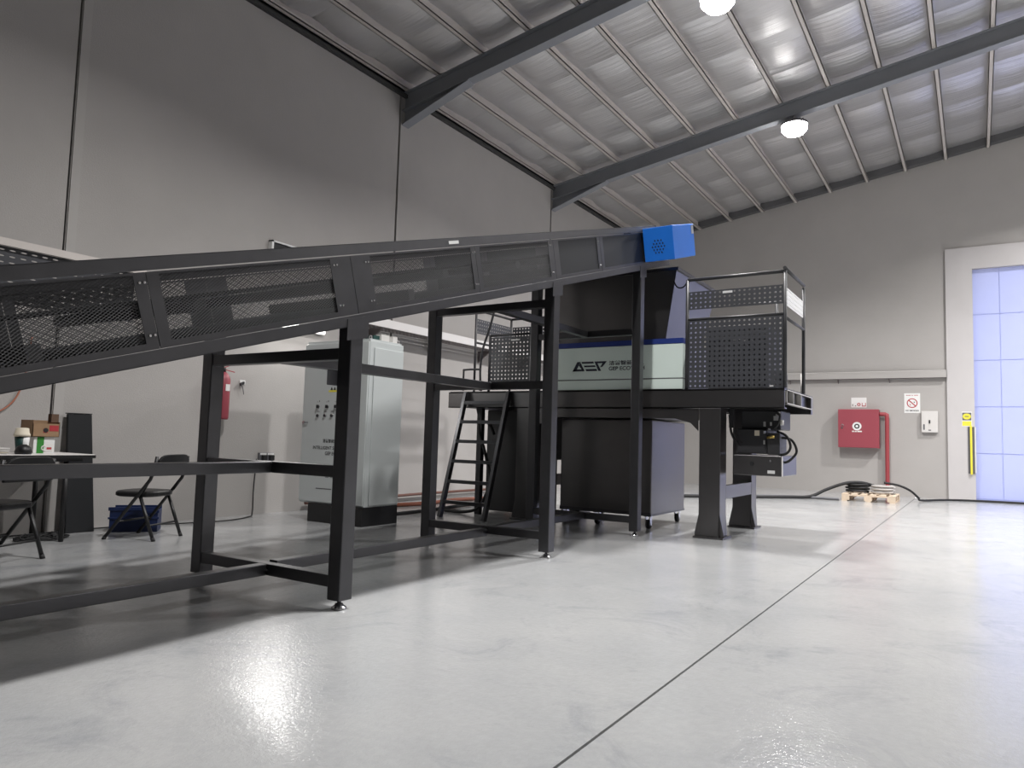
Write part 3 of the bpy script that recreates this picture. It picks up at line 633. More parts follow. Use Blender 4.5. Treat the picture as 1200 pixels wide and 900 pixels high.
for (x, y) in ((372.5, 487), (381, 487), (389, 487), (397, 487)):
    u, v = cpx(x, y); k = P('push_button', dr, 'chrome', MB().cyl((u, cy0, v), (u, cy0 - 0.008, v), 0.022, 14)); P('button_cap', k, 'ink', MB().cyl((u, cy0 - 0.008, v), (u, cy0 - 0.018, v), 0.017, 12))
    P('printed_mark', dr, 'plastic_grey', box(u - 0.02, u + 0.03, YC, YC + 0.001, v + 0.042, v + 0.047).box(u - 0.02, u + 0.02, YC, YC + 0.001, v + 0.054, v + 0.058))
u, v = cpx(357, 495)
hd = P('door_lock', dr, 'chrome', MB().cyl((u - 0.01, cy0, v), (u - 0.01, cy0 - 0.012, v), 0.022, 12)); P('key', hd, 'plastic_grey', box(u + 0.0, u + 0.07, cy0 - 0.02, cy0 - 0.012, v - 0.006, v + 0.006))
u, v = cpx(391, 456)
P('warning_label', dr, 'yellow', box(u - 0.08, u + 0.08, YC, YC + 0.001, v - 0.035, v - 0.012)); P('warning_mark', dr, 'ink', MB().add([(u - 0.05, YC - 0.0005, v - 0.01), (u - 0.01, YC - 0.0005, v - 0.01), (u - 0.03, YC - 0.0005, v + 0.03)], [(0, 1, 2)]).add([(u + 0.0, YC - 0.0005, v - 0.01), (u + 0.04, YC - 0.0005, v - 0.01), (u + 0.02, YC - 0.0005, v + 0.03)], [(0, 1, 2)]))
def line(s_, xa, yt, yb_, m='ink', x1=None):
    a_ = cpx(xa, yt); b_ = cpx(xa, yb_); text('lettering', dr, m, s_, a_[0], x1, b_[1], a_[1], YC)
line('洁普智能环保', 378.5, 514.2, 518.6)
line('INTELLIGENT SHREDDER', 367, 522.2, 526.0)
line('GEP ECOTECH', 381, 529.2, 533.2)
line('GEP ECOTECH', 381, 556.5, 559.6)
u, v = cpx(370, 572); P('printed_mark', dr, 'plastic_grey', box(u, u + 0.26, YC, YC + 0.001, v - 0.006, v + 0.006))

# ================================================================== LEFT WALL CORNER
# folding chairs
def folding_chair(loc, rz, label):
    t = thing('folding_chair', loc, label, 'chair', 'black folding chairs', rz); t.scale = (1.06, 1.12, 1.02)
    def Lp(name, m, mb, parent=None, bevel=0.0):   # local coordinates: front is +X, left +Y
        o = mb.build(name, m, None, bevel=bevel); o.parent = parent or t; return o
    w = 0.215
    for s in (-1, 1):
        fl = Lp('leg', 'black', MB().tube([(0.21, s * w, 0.02), (-0.20, s * w, 0.56), (-0.235, s * w, 0.66), (-0.25, s * w * 0.98, 0.77)], 0.015, 8))
        Lp('foot_cap', 'rubber', MB().cyl((0.222, s * w, 0.0), (0.205, s * w, 0.03), 0.017, 10), fl)
        rl = Lp('leg', 'black', MB().tube([(-0.235, s * (w - 0.03), 0.02), (-0.09, s * (w - 0.03), 0.40)], 0.015, 8))
        Lp('foot_cap', 'rubber', MB().cyl((-0.245, s * (w - 0.03), 0.0), (-0.232, s * (w - 0.03), 0.03), 0.017, 10), rl)
        Lp('hinge_strap', 'black', MB().bar((-0.19, s * (w + 0.0), 0.545), (-0.125, s * (w - 0.012), 0.44), 0.005, 0.022))
    st = MB(); n = 28; ring_ = []
    for k in range(n):
        a = 2 * math.pi * k / n; c_, s_ = math.cos(a), math.sin(a); e = 0.62
        ring_.append((0.20 * math.copysign(abs(c_) ** e, c_) + 0.015, 0.20 * math.copysign(abs(s_) ** e, s_)))
    lay = [(0.92, 0.392), (1.0, 0.402), (1.0, 0.43), (0.93, 0.443), (0.6, 0.447)]
    vs = [(x * k_, y * k_, z) for k_, z in lay for x, y in ring_]; fs = [(i * n + k, i * n + (k + 1) % n, (i + 1) * n + (k + 1) % n, (i + 1) * n + k) for i in range(len(lay) - 1) for k in range(n)]
    fs += [tuple(range(n))[::-1], tuple((len(lay) - 1) * n + k for k in range(n))]
    st.add(vs, fs, False); Lp('seat', 'black', st)
    bk = MB(); N = 14; pr = []
    for i in range(N + 1):
        y = -0.205 + 0.41 * i / N; q = abs(y) / 0.205
        pr.append((-0.252 - 0.03 * (1 - q * q), y, 0.605 + 0.0, 0.79 - 0.055 * q ** 6))
    vs = []
    for (x, y, za, zb_) in pr: vs += [(x + 0.012, y, za), (x - 0.012, y, za), (x - 0.022, y, zb_), (x + 0.002, y, zb_)]
    fs = [(4 * i + a, 4 * i + (a + 1) % 4, 4 * i + 4 + (a + 1) % 4, 4 * i + 4 + a) for i in range(N) for a in range(4)] + [(0, 3, 2, 1), (4 * N, 4 * N + 1, 4 * N + 2, 4 * N + 3)]
    b_ = Lp('backrest', 'black', MB().add(vs, fs), bevel=0.006)
    for s in (-1, 1):
        for z in (0.64, 0.70): Lp('rivet', 'chrome', MB().cyl((-0.262, s * 0.17, z), (-0.282, s * 0.17, z), 0.006, 8), b_)
    Lp('cross_tube', 'black', MB().cyl((-0.19, -w + 0.03, 0.14), (-0.19, w - 0.03, 0.14), 0.009, 8))
    Lp('cross_tube', 'black', MB().cyl((0.10, -w, 0.165), (0.10, w, 0.165), 0.009, 8))
    return t
face = math.atan2(-0.16, -0.38)
folding_chair((-6.79, 4.10, 0), face, 'black folding chair beside the blue crate, facing the left wall')
folding_chair((-6.38, 2.65, 0), face, 'black folding chair standing at the cluttered folding table')
# folding table
TZ = 0.79
e = gx(112, 533, -6.95)
ty1 = e.y; ty0 = ty1 - 1.85
tb = thing('folding_table', (-7.28, ty1 - 0.9, 0), 'long folding table with a pale top and dark legs along left wall', 'table')
P('top', tb, 'table_top', box(-7.62, -6.95, ty0, ty1, TZ - 0.022, TZ), bevel=0.006)
P('apron', tb, 'black', MB().box(-6.957, -6.95 + 0.003, ty0, ty1 + 0.003, TZ - 0.035, TZ - 0.006).box(-7.62, -6.95, ty1 - 0.003, ty1 + 0.003, TZ - 0.035, TZ - 0.006).box(-7.0, -6.975, ty0 + 0.1, ty1 - 0.1, TZ - 0.065, TZ - 0.022))
for y in (ty0 + 0.22, ty1 - 0.22):
    for x in (-7.56, -7.02): P('leg', tb, 'black', MB().cyl((x, y, 0.0), (x, y, TZ - 0.022), 0.022, 10))
    P('leg_brace', tb, 'black', MB().cyl((-7.56, y, 0.58), (-7.02, y, 0.58), 0.012, 8).cyl((-7.02, y, 0.58), (-7.02, y + (0.28 if y < ty0 + 0.5 else -0.28), TZ - 0.03), 0.010, 8))
# things on the table
def tpx(px, py, X=-7.25): p = gx(px, py, X); return p
a = tpx(40, 512); b = tpx(63, 532); zt = TZ + 0.001
gb = thing('packaged_mug_box', ((-7.25), 0.5 * (a.y + b.y), zt), 'green and white carton printed with a white mug', 'box')
gh = a.z - zt
P('carton', gb, 'white', box(-7.40, -7.25, a.y, b.y, zt, zt + gh)); ym = a.y + (b.y - a.y) * 0.1
P('green_panel', gb, 'green', box(-7.249, -7.248, a.y + (b.y - a.y) * 0.15, a.y + (b.y - a.y) * 0.48, zt, zt + gh)); P('grey_side', gb, 'off_white', box(-7.40, -7.25, a.y - 0.002, a.y - 0.001, zt, zt + gh))
yc = a.y + (b.y - a.y) * 0.55
P('printed_mug', gb, 'paper', MB().box(-7.2475, -7.2465, yc, yc + 0.065, zt + 0.015, zt + 0.085)); P('printed_mug_mark', gb, 'red_ink', box(-7.2462, -7.2455, yc + 0.012, yc + 0.055, zt + 0.035, zt + 0.055))
mh = MB().tube(spline([(-7.246, yc, zt + 0.07), (-7.246, yc - 0.028, zt + 0.06), (-7.246, yc - 0.028, zt + 0.035), (-7.246, yc, zt + 0.025)]), 0.006, 6); P('printed_mug_handle', gb, 'paper', mh)
a2 = tpx(38, 492); b2 = tpx(68, 511.5)
zc = zt + gh + 0.001
kb = thing('cardboard_box', (-7.3, 0.5 * (a2.y + b2.y), zc), 'open brown cardboard box with red print resting on the mug carton', 'box')
hh = max(0.10, a2.z - zc)
P('carton', kb, 'cardboard', MB().box(-7.46, -7.23, a2.y, b2.y, zc, zc + 0.005).box(-7.46, -7.455, a2.y, b2.y, zc, zc + hh).box(-7.235, -7.23, a2.y, b2.y, zc, zc + hh * 0.8).box(-7.46, -7.23, a2.y, a2.y + 0.005, zc, zc + hh).box(-7.46, -7.23, b2.y - 0.005, b2.y, zc, zc + hh * 0.9))
P('red_print', kb, 'red_ink', MB().box(-7.2295, -7.2285, a2.y + 0.09, b2.y - 0.10, zc + hh * 0.25, zc + hh * 0.5).box(-7.2295, -7.2285, b2.y - 0.09, b2.y - 0.01, zc + hh * 0.35, zc + hh * 0.7)); P('black_mark', kb, 'ink', MB().cyl((-7.229, b2.y - 0.12, zc + hh * 0.4), (-7.227, b2.y - 0.12, zc + hh * 0.4), 0.022, 10))
P('flap', kb, 'cardboard_dark', box(-7.30, -7.235, b2.y - 0.075, b2.y - 0.012, zc + hh * 0.9, zc + hh + 0.06))
# paper cup with lid
a3 = tpx(25, 520, -7.15); zc3 = zt
cu = thing('takeaway_cup', (-7.15, a3.y, zc3), 'white and dark green takeaway cup with cream lid beside the cartons', 'cup')
q = (-7.15, a3.y)
P('cup', cu, 'dark_green', MB().tube([(q[0], q[1], zt), (q[0], q[1], zt + 0.15)], [0.038, 0.055], 20)); P('label', cu, 'white', MB().tube([(q[0] + 0.012, q[1] + 0.012, zt + 0.03), (q[0] + 0.012, q[1] + 0.012, zt + 0.145)], [0.036, 0.046], 16))
P('lid', cu, 'cream', MB().tube([(q[0], q[1], zt + 0.151), (q[0], q[1], zt + 0.175), (q[0], q[1], zt + 0.18), (q[0], q[1], zt + 0.225), (q[0], q[1], zt + 0.23)], [0.064, 0.064, 0.057, 0.05, 0.03], 20))
a4 = tpx(15, 518, -7.05); a4.y -= 0.06; 
bg = MB().tube([(-7.03, a4.y + 0.14, zt), (-7.03, a4.y + 0.14, zt + 0.02), (-7.03, a4.y + 0.14, zt + 0.06), (-7.03, a4.y + 0.14, zt + 0.085)], [0.06, 0.068, 0.055, 0.02], 14)
tag(bg.build('tool_pouch', 'black', loc=(-7.03, a4.y + 0.14, zt)), 'small black pouch lying on the table before the cup', 'pouch')
pp = thing('paper_stack', (-7.05, a4.y - 0.10, zt), 'loose pile of white and cream papers at the table edge', 'papers')
for k in range(5):
    ang = 0.15 * (k - 2); c_, s_ = math.cos(ang), math.sin(ang); z = zt + k * 0.012
    def rp(u, v, w_): return (-7.06 + c_ * u - s_ * v, a4.y - 0.10 + s_ * u + c_ * v, w_)
    P('sheet', pp, ('paper', 'cream', 'paper', 'off_white', 'paper')[k], MB().hexa([rp(-0.08, -0.11, z), rp(0.08, -0.11, z), rp(0.08, 0.11, z), rp(-0.08, 0.11, z), rp(-0.08, -0.11, z + 0.006), rp(0.08, -0.11, z + 0.006), rp(0.08, 0.11, z + 0.006), rp(-0.08, 0.11, z + 0.006)]))
# dark sheet metal cover leaning behind the table
lp = thing('metal_cover', (-7.58, 3.92, 0), 'tall dark sheet metal cover leaning against the wall behind the table end', 'metal cover')
y0, y1 = gx(82, 550, -7.50).y, gx(112, 600, -7.50).y
P('sheet', lp, 'dark_panel', MB().hexa([(-7.54, y0, 0.0), (-7.50, y0, 0.0), (-7.50, y1, 0.0), (-7.54, y1, 0.0), (-7.68, y0 + 0.015, 1.17), (-7.64, y0 + 0.015, 1.17), (-7.64, y1 - 0.03, 1.17), (-7.68, y1 - 0.03, 1.17)]), bevel=0.006)
P('top_fold', lp, 'dark_panel', box(-7.70, -7.635, y0 + 0.015, y1 - 0.03, 1.171, 1.18))
# blue crate
u = Vector((0.27, 0.33, 0)).normalized(); v = Vector((-u.y, u.x, 0)); o = Vector((-7.33, 4.06, 0))
cr = thing('storage_crate', tuple(o + u * 0.21 + v * 0.14), 'dark blue plastic storage crate on the floor behind the chair', 'crate')
def cq(a_, b_, z): q_ = o + u * a_ + v * b_; return (q_.x, q_.y, z)
def cbx(a0, a1, b0, b1, z0, z1): return MB().hexa([cq(a0, b0, z0), cq(a1, b0, z0), cq(a1, b1, z0), cq(a0, b1, z0), cq(a0, b0, z1), cq(a1, b0, z1), cq(a1, b1, z1), cq(a0, b1, z1)])
P('base', cr, 'blue_crate', cbx(0, 0.44, 0, 0.28, 0, 0.01))
for n_, a_ in (('side', (0, 0.44, 0, 0.01, 0.01, 0.245)), ('side', (0, 0.44, 0.27, 0.28, 0.01, 0.245)), ('side', (0, 0.01, 0.01, 0.27, 0.01, 0.215)), ('side', (0.43, 0.44, 0.01, 0.27, 0.01, 0.215)), ('rim', (-0.012, 0.30, -0.012, 0.0, 0.215, 0.25)), ('rim', (-0.012, 0.452, -0.012, 0.0, 0.13, 0.15)), ('rim', (0.30, 0.452, -0.012, 0.0, 0.19, 0.22))):
    P(n_, cr, 'blue_crate', cbx(*a_), bevel=0.003)
# cable heap on the floor
hp_ = MB(); rnd = random.Random(4); pts = []
for k in range(90):
    a = k * 0.62 + rnd.uniform(-0.2, 0.2); r = 0.10 + 0.11 * rnd.random()
    pts.append((-7.28 + 0.75 * r * math.cos(a), 3.42 + 1.1 * r * math.sin(a), 0.012 + 0.085 * rnd.random() * (1 - r / 0.24)))
tag(MB().tube(spline(pts, 4), 0.007, 6).build('cable_heap', 'rubber', loc=(-7.28, 3.42, 0)), 'tangled heap of black cable on the floor beneath the table', 'cable')
tag(MB().tube(spline([(-7.62, 2.0, 0.008), (-7.62, 2.8, 0.008), (-7.62, 3.3, 0.008), (-7.64, 3.9, 0.008), (-7.64, 4.3, 0.008), (-7.5, 4.8, 0.008), (-7.35, 5.4, 0.008), (-7.5, 5.85, 0.008), (-7.68, 6.05, 0.03), (-7.72, 6.08, 0.30), (-7.72, 6.10, 0.70)]), 0.007, 6).build('power_cable', 'rubber', loc=(-7.4, 4.3, 0)), 'black power cable running along the floor up to the wall sockets', 'cable')
tag(MB().tube(spline([(-7.72, 2.9, 1.05), (-7.72, 3.16, 1.16), (-7.72, 3.30, 1.30), (-7.72, 3.37, 1.55), (-7.72, 3.40, 1.9)]), 0.008, 6).build('hanging_cord', 'orange_cord', loc=(-7.72, 3.3, 1.2)), 'orange cord hanging on the left wall above the table', 'cord')
# wall sockets
for px in (307, 315.5):
    c = gx(px, 536, XL + 0.02); m_ = thing('wall_socket', (XL + 0.02, c.y, c.z), 'grey wall socket with black plug, ' + ('on the chair side of the pair' if px < 310 else 'on the control cabinet side of the pair'), 'socket', 'wall sockets')
    P('box', m_, 'plastic_grey', box(XL, XL + 0.045, c.y - 0.055, c.y + 0.055, c.z - 0.05, c.z + 0.06), bevel=0.004); P('plug', m_, 'ink', box(XL + 0.046, XL + 0.09, c.y - 0.03, c.y + 0.03, c.z - 0.035, c.z + 0.03), bevel=0.004); P('faceplate', m_, 'white', box(XL + 0.0455, XL + 0.047, c.y - 0.05, c.y + 0.05, c.z + 0.032, c.z + 0.056))
# extinguisher
c = gx(267, 460, XL + 0.12); ey = c.y - 0.07
ex = thing('fire_extinguisher', (XL + 0.12, ey, 1.17), 'red fire extinguisher hanging on left wall behind the conveyor leg', 'extinguisher')
P('cylinder', ex, 'red', MB().tube([(XL + 0.12, ey, 1.18), (XL + 0.12, ey, 1.20), (XL + 0.12, ey, 1.66), (XL + 0.12, ey, 1.72), (XL + 0.12, ey, 1.75)], [0.07, 0.08, 0.08, 0.055, 0.025], 20))
P('label', ex, 'white', box(XL + 0.195, XL + 0.203, ey - 0.02, ey + 0.035, 1.52, 1.60))
P('valve_head', ex, 'ink', MB().cyl((XL + 0.12, ey, 1.75), (XL + 0.12, ey, 1.80), 0.022, 10)); P('lever', ex, 'red_ink', MB().bar((XL + 0.12, ey, 1.80), (XL + 0.16, ey + 0.12, 1.86), 0.02, 0.008).bar((XL + 0.12, ey, 1.78), (XL + 0.16, ey + 0.12, 1.755), 0.02, 0.008)); P('wall_hook', ex, 'zinc', box(XL, XL + 0.045, ey - 0.02, ey + 0.02, 1.60, 1.64))
# small bracket on the wall
c = gx(285, 450, XL + 0.05)
hk = thing('wall_bracket', (XL, c.y, c.z), 'small dark wall hook with dangling strap beside the extinguisher', 'hook')
P('plate', hk, 'white', box(XL, XL + 0.01, c.y - 0.02, c.y + 0.06, c.z, c.z + 0.05)); P('arm', hk, 'ink', MB().bar((XL + 0.01, c.y + 0.04, c.z + 0.02), (XL + 0.06, c.y - 0.05, c.z - 0.01), 0.02, 0.03)); P('strap', hk, 'plastic_grey', MB().tube(spline([(XL + 0.05, c.y - 0.03, c.z), (XL + 0.05, c.y + 0.0, c.z - 0.06), (XL + 0.045, c.y + 0.02, c.z - 0.13)]), 0.005, 6))
# emergency light high on wall
a = gx(318, 281, XL + 0.05); b = gx(346, 292, XL + 0.05)
el = thing('emergency_light', (XL, 0.5 * (a.y + b.y), a.z - 0.12), 'white rectangular wall fitting high above the conveyor', 'wall fitting')
P('frame', el, 'white', MB().box(XL, XL + 0.07, a.y, a.y + 0.03, a.z - 0.14, a.z).box(XL, XL + 0.07, b.y - 0.01, b.y + 0.02, a.z - 0.14, a.z).box(XL, XL + 0.07, a.y, b.y, a.z - 0.02, a.z).box(XL, XL + 0.07, a.y, b.y, a.z - 0.14, a.z - 0.12)); P('louvre', el, 'ink', box(XL, XL + 0.05, a.y + 0.03, b.y - 0.01, a.z - 0.12, a.z - 0.02))
# floor conduits along left wall behind the ladder
tag(MB().tube(spline([(-7.68, 6.9, 0.10), (-7.68, 8.0, 0.10), (-7.67, 9.5, 0.11), (-7.68, 11.5, 0.10)]), 0.022, 8).build('wall_conduit', 'conduit', loc=(-7.68, 9.0, 0.06)), 'brown conduit running low along left wall behind the ladder', 'conduit')
tag(MB().tube(spline([(-6.5, 6.78, 0.028), (-6.42, 7.1, 0.028), (-6.4, 7.6, 0.028), (-6.45, 8.3, 0.028), (-6.6, 9.3, 0.028), (-6.75, 10.4, 0.028)]), 0.026, 8).build('supply_cable', 'rubber', loc=(-6.5, 8.0, 0)), 'thick black cable on the floor from the control cabinet to ladder', 'cable')
tag(MB().tube(spline([(-7.3, 7.9, 0.03), (-7.1, 8.8, 0.03), (-7.2, 9.7, 0.03), (-6.95, 10.6, 0.03), (-7.1, 11.4, 0.03)]), 0.03, 8).build('drain_hose', 'hose_red', loc=(-7.1, 9.6, 0)), 'reddish hose lying on the floor behind the shredder ladder', 'hose')
# cable trays
ct = thing('cable_tray', (XL + 0.15, 10.5, 2.5), 'grey perforated cable tray on brackets along left wall behind the shredder', 'cable tray')
P('tray_side', ct, 'tray', box(XL + 0.30, XL + 0.303, 7.6, YB - 0.35, 2.66, 2.78)); P('tray_back', ct, 'tray', box(XL + 0.01, XL + 0.013, 7.6, YB - 0.35, 2.66, 2.76))
P('tray_bottom', ct, 'tray_shaded', perf(lambda u_, v_, d: (XL + 0.013 + v_, 7.6 + u_, 2.655 - d), YB - 0.35 - 7.6, 0.287, 130, 4, 0.3, 0.2))
y = 8.0
while y < 18:
    P('bracket', ct, 'tray_shaded', MB().prism([(XL + 0.001, y, 2.64), (XL + 0.30, y, 2.64), (XL + 0.001, y, 2.42)], (0, 0.03, 0))); y += 1.45
tb2 = thing('cable_tray', (-3.0, YB - 0.05, 2.6), 'long grey cable tray along the back wall above the red hose cabinet', 'cable tray')
P('tray_side', tb2, 'wall', box(XL + 0.32, -0.55, YB - 0.12, YB - 0.115, 2.70, 2.85)); P('tray_bottom', tb2, 'tray_shaded', box(XL + 0.32, -0.55, YB - 0.115, YB - 0.002, 2.695, 2.70)); P('tray_lip', tb2, 'off_white', box(XL + 0.32, -0.55, YB - 0.125, YB - 0.10, 2.851, 2.862))
x = -7.2
while x < -0.6:
    P('bracket', tb2, 'tray_shaded', MB().prism([(x, YB - 0.001, 2.69), (x, YB - 0.11, 2.69), (x, YB - 0.001, 2.60)], (0.02, 0, 0))); x += 1.1

# ================================================================== BACK WALL FITTINGS
fx0, fx1, fz0, fz1 = -2.77, -1.90, 1.075, 1.975
hc = thing('fire_hose_cabinet', (-2.34, YB, fz0), 'red wall cabinet for a fire hose with white round emblem', 'cabinet')
P('body', hc, 'red', box(fx0, fx1, YB - 0.22, YB - 0.001, fz0, fz1), bevel=0.006)
hd = P('door', hc, 'red', box(fx0 + 0.004, fx1 - 0.004, YB - 0.245, YB - 0.222, fz0 + 0.005, fz1 - 0.005), bevel=0.005)
yd = YB - 0.2465
emb = MB(); ring(emb, -2.36, 1.575, 0.058, 0.098, yd, 24, 0.001); emb.cyl((-2.36, yd + 0.001, 1.575), (-2.36, yd, 1.575), 0.03, 14); P('emblem', hd, 'white', emb)
P('emblem_disc', hd, 'ink', ring(MB(), -2.36, 1.575, 0.03, 0.058, yd, 20, 0.001))
P('emblem_print', hd, 'paper', MB().box(-2.465, -2.42, yd, yd + 0.001, 1.44, 1.47).box(-2.41, -2.36, yd, yd + 0.001, 1.44, 1.465).box(-2.35, -2.255, yd, yd + 0.001, 1.44, 1.47))
hk = P('handle', hd, 'chrome', MB().tube(spline([(-2.70, yd - 0.01, 1.585), (-2.675, yd - 0.03, 1.615), (-2.65, yd - 0.03, 1.605), (-2.64, yd - 0.01, 1.58)]), 0.008, 6)); P('lock', hd, 'chrome', MB().cyl((-2.68, yd, 1.535), (-2.68, yd - 0.015, 1.535), 0.02, 10))
rp_ = MB().tube(spline([(fx1 + 0.001, YB - 0.10, 1.865), (-1.80, YB - 0.10, 1.865)] + [(-1.77, YB - 0.10, 1.85), (-1.745, YB - 0.10, 1.80)] + [(-1.745, YB - 0.10, 1.0), (-1.745, YB - 0.10, 0.0)], 4), 0.045, 12)
tag(rp_.build('water_pipe', 'red_pipe', loc=(-1.745, YB - 0.10, 0)), 'red water pipe dropping to the floor from hose cabinet', 'pipe')
def sign_px(x0, y0, x1, y1, Y=YB): a_ = gy(x0, y0, Y); b_ = gy(x1, y1, Y); return a_.x, b_.x, b_.z, a_.z
x0, x1, z0, z1 = sign_px(997.5, 466, 1015.5, 477.5)
sg = thing('instruction_sign', (0.5 * (x0 + x1), YB, z0), 'small white sign with two red symbols above the red cabinet', 'sign')
P('plate', sg, 'white', box(x0, x1, YB - 0.006, YB, z0, z1)); w_ = x1 - x0; h_ = z1 - z0; ys = YB - 0.008
P('red_disc', sg, 'red_ink', ring(MB(), x0 + 0.5 * w_, z0 + 0.30 * h_, 0.018, 0.038, ys, 16, 0.001)); P('red_square', sg, 'red_ink', MB().box(x0 + 0.70 * w_, x0 + 0.74 * w_, ys, ys + 0.001, z0 + 0.15 * h_, z0 + 0.46 * h_).box(x0 + 0.92 * w_, x0 + 0.96 * w_, ys, ys + 0.001, z0 + 0.15 * h_, z0 + 0.46 * h_).box(x0 + 0.70 * w_, x0 + 0.96 * w_, ys, ys + 0.001, z0 + 0.10 * h_, z0 + 0.18 * h_)); P('mark', sg, 'ink', MB().box(x0 + 0.08 * w_, x0 + 0.12 * w_, ys, ys + 0.001, z0 + 0.12 * h_, z0 + 0.34 * h_).box(x0 + 0.25 * w_, x0 + 0.32 * w_, ys, ys + 0.001, z0 + 0.12 * h_, z0 + 0.2 * h_))
x0, x1, z0, z1 = sign_px(1059.5, 461, 1078.5, 484)
sg = thing('no_smoking_sign', (0.5 * (x0 + x1), YB, z0), 'white no smoking sign with red barred circle on back wall', 'sign')
P('plate', sg, 'white', box(x0, x1, YB - 0.006, YB, z0, z1)); w_ = x1 - x0; h_ = z1 - z0; mx, mz = x0 + 0.5 * w_, z0 + 0.50 * h_; r = 0.34 * w_
P('prohibition_ring', sg, 'red_ink', ring(MB(), mx, mz, r * 0.82, r, ys, 28, 0.001)); P('prohibition_bar', sg, 'red_ink', MB().bar((mx - r * 0.62, ys, mz + r * 0.62), (mx + r * 0.62, ys, mz - r * 0.62), 0.001, 0.022, (0, 0, 1)))
P('cigarette', sg, 'ink', MB().box(mx + r * 0.30, mx + r * 0.48, ys - 0.001, ys, mz + r * 0.05, mz + r * 0.3)); P('ember', sg, 'red_ink', MB().box(mx - r * 0.45, mx - r * 0.25, ys - 0.001, ys, mz - r * 0.45, mz - r * 0.25))
text('lettering', sg, 'ink', 'NO SMOKING', x0 + 0.09 * w_, x1 - 0.09 * w_, z0 + 0.08 * h_, z0 + 0.16 * h_, ys)
P('small_print', sg, 'red_ink', MB().box(x0 + 0.12 * w_, x0 + 0.42 * w_, ys, ys + 0.001, z0 + 0.885 * h_, z0 + 0.91 * h_).box(x0 + 0.47 * w_, x0 + 0.56 * w_, ys, ys + 0.001, z0 + 0.885 * h_, z0 + 0.91 * h_).box(x0 + 0.62 * w_, x0 + 0.88 * w_, ys, ys + 0.001, z0 + 0.885 * h_, z0 + 0.91 * h_))
x0, x1, z0, z1 = sign_px(1080, 482, 1099.5, 507)
sg = thing('switch_panel', (0.5 * (x0 + x1), YB, z0), 'pale grey door switch panel below the no smoking sign', 'panel')
P('box', sg, 'off_white', box(x0, x1, YB - 0.09, YB, z0, z1), bevel=0.006); w_ = x1 - x0; h_ = z1 - z0
P('button', sg, 'ink', MB().box(x0 + 0.45 * w_, x0 + 0.54 * w_, YB - 0.10, YB - 0.09, z0 + 0.42 * h_, z0 + 0.58 * h_)); P('mark', sg, 'plastic_grey', MB().box(x0 + 0.42 * w_, x0 + 0.58 * w_, YB - 0.093, YB - 0.09, z0 + 0.08 * h_, z0 + 0.13 * h_).box(x0 + 0.10 * w_, x0 + 0.20 * w_, YB - 0.093, YB - 0.09, z0 + 0.12 * h_, z0 + 0.38 * h_))
YD = YB - 0.05
x0, x1, z0, z1 = sign_px(1127, 482.5, 1139, 500, YD)
sg = thing('warning_sign', (0.5 * (x0 + x1), YD, z0), 'small black and yellow oval warning sign on the door frame', 'sign')
w_ = x1 - x0; h_ = z1 - z0; yo = YD - 0.006
P('plate', sg, 'white', box(x0, x1, YD - 0.005, YD, z0, z1)); P('black_field', sg, 'plastic_grey', box(x0 + 0.04 * w_, x1 - 0.04 * w_, yo, yo + 0.001, z0 + 0.42 * h_, z1 - 0.06 * h_)); P('yellow_field', sg, 'yellow', box(x0 + 0.04 * w_, x1 - 0.04 * w_, yo, yo + 0.001, z0 + 0.05 * h_, z0 + 0.36 * h_))
ov = MB().add([(x0 + w_ * (0.5 + 0.42 * math.cos(2 * math.pi * k / 20)), yo - 0.001, z0 + h_ * (0.68 + 0.20 * math.sin(2 * math.pi * k / 20))) for k in range(20)], [tuple(range(20))]); P('yellow_oval', sg, 'yellow', ov); P('mark', sg, 'plastic_grey', box(x0 + 0.3 * w_, x0 + 0.7 * w_, yo - 0.003, yo - 0.002, z0 + 0.66 * h_, z0 + 0.71 * h_))
gp = thing('door_guard_post', (-0.10, YD - 0.04, 0.55), 'yellow guard bar with black edges on the blue door frame', 'guard bar')
P('yellow_bar', gp, 'yellow', box(-0.125, -0.085, YD - 0.05, YD - 0.012, 0.56, 1.62), bevel=0.004); P('backing', gp, 'plastic_grey', MB().box(-0.165, -0.045, YD - 0.012, YD, 0.58, 1.60))
P('guide_rail', gp, 'off_white', box(-0.04, -0.015, YD - 0.03, YD, 0.60, 1.60))
# pallet with coiled cables
pa = thing('wooden_pallet', (-1.86, 16.6, 0), 'small light wooden pallet on the floor by the red cabinet', 'pallet')
px0, px1, py0, py1 = -2.32, -1.36, 16.1, 17.1
for k in range(6):
    x = px0 + (px1 - px0 - 0.11) * k / 5; P('deck_board', pa, 'pallet_wood', box(x, x + 0.11, py0, py1, 0.125, 0.147))
for y in (py0, 0.5 * (py0 + py1) - 0.05, py1 - 0.1):
    P('stringer_board', pa, 'pallet_wood', box(px0, px1, y, y + 0.10, 0.104, 0.124))
    for x in (px0, 0.5 * (px0 + px1) - 0.07, px1 - 0.14): P('block', pa, 'pallet_wood', box(x, x + 0.14, y, y + 0.10, 0.022, 0.103))
for x in (px0, 0.5 * (px0 + px1) - 0.05, px1 - 0.10): P('bottom_board', pa, 'pallet_wood', box(x, x + 0.10, py0, py1, 0.0, 0.021))
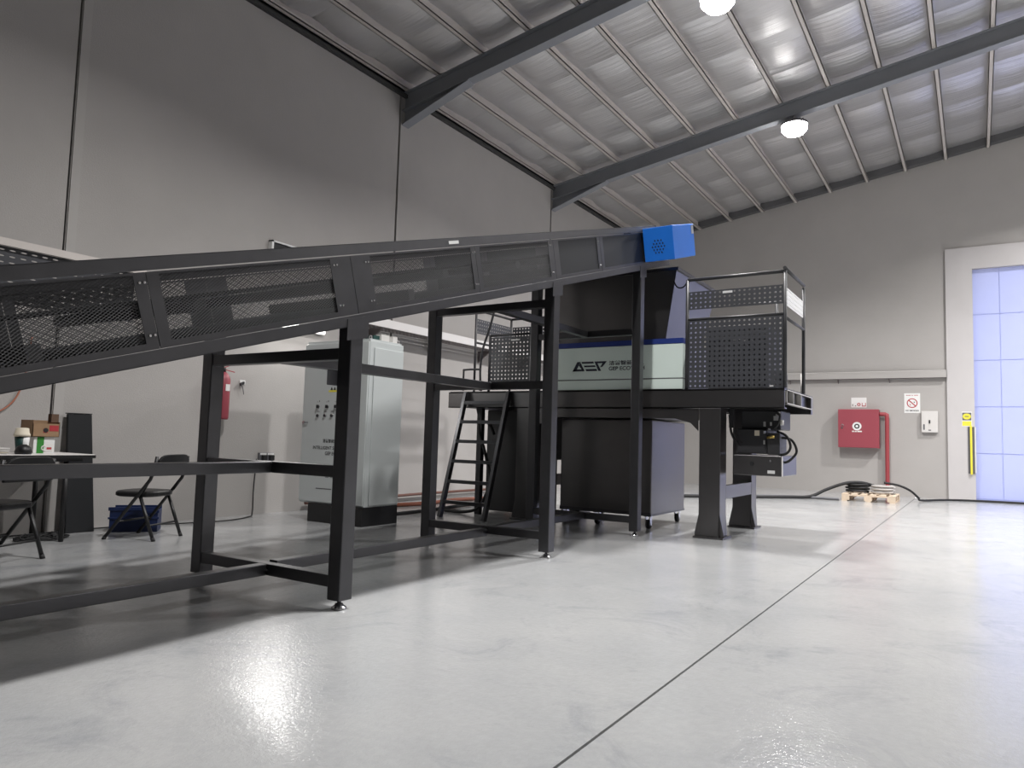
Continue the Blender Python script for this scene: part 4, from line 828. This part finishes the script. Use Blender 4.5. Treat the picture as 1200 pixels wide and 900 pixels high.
def coil(cx_, cy_, z, r, n_, rad, squash=0.75, seed=1):
    rr = random.Random(seed); pts = []
    for k in range(n_ * 14 + 1):
        a = 2 * math.pi * k / 14; t_ = k / (n_ * 14)
        q_ = r * (1 - 0.25 * (k // 14 % 2)) + rr.uniform(-0.01, 0.01)
        pts.append((cx_ + q_ * math.cos(a), cy_ + q_ * squash * math.sin(a), z + t_ * rad * 2.1 * n_ * 0.6))
    return MB().tube(spline(pts, 2), rad, 7)
tag(coil(-2.09, 16.6, 0.175, 0.20, 5, 0.024, 1.2, seed=3).build('cable_coil', 'rubber', loc=(-2.09, 16.6, 0.148)), 'coil of thick black cable lying on the pallet', 'cable coil')
tag(coil(-1.61, 16.55, 0.172, 0.20, 5, 0.023, 1.2, seed=5).build('cable_coil', 'wall', loc=(-1.61, 16.55, 0.148)), 'coil of pale grey cable lying on the pallet', 'cable coil')
tag(MB().tube(spline([(-4.95, 13.9, 0.03), (-4.2, 14.6, 0.03), (-3.3, 15.6, 0.03), (-2.9, 16.0, 0.05), (-2.62, 16.2, 0.20), (-2.28, 16.35, 0.34), (-2.0, 16.5, 0.36), (-1.8, 16.7, 0.30)]), 0.032, 8).build('floor_cable', 'rubber', loc=(-3.5, 15.3, 0)), 'thick black cable snaking over the floor up onto the pallet', 'cable')
tag(MB().tube(spline([(-1.60, 16.6, 0.38), (-1.35, 16.65, 0.34), (-1.15, 16.8, 0.24), (-1.02, 17.0, 0.10), (-0.98, 17.3, 0.03), (-0.6, 18.0, 0.025), (-0.1, 18.45, 0.022), (0.8, 18.6, 0.022), (2.6, 18.6, 0.022)]), 0.022, 8).build('floor_cable', 'rubber', loc=(-0.9, 17.3, 0)), 'black cable from the pallet running along the foot of the blue door', 'cable')
tag(MB().tube(spline([(-5.2, 13.6, 0.03), (-4.4, 14.9, 0.03), (-3.2, 15.9, 0.03), (-2.5, 16.02, 0.03), (-2.36, 16.04, 0.03)]), 0.028, 8).build('floor_cable', 'plastic_grey', loc=(-3.5, 15.3, 0)), 'second dark cable beside the thick one ending at the pallet front', 'cable')
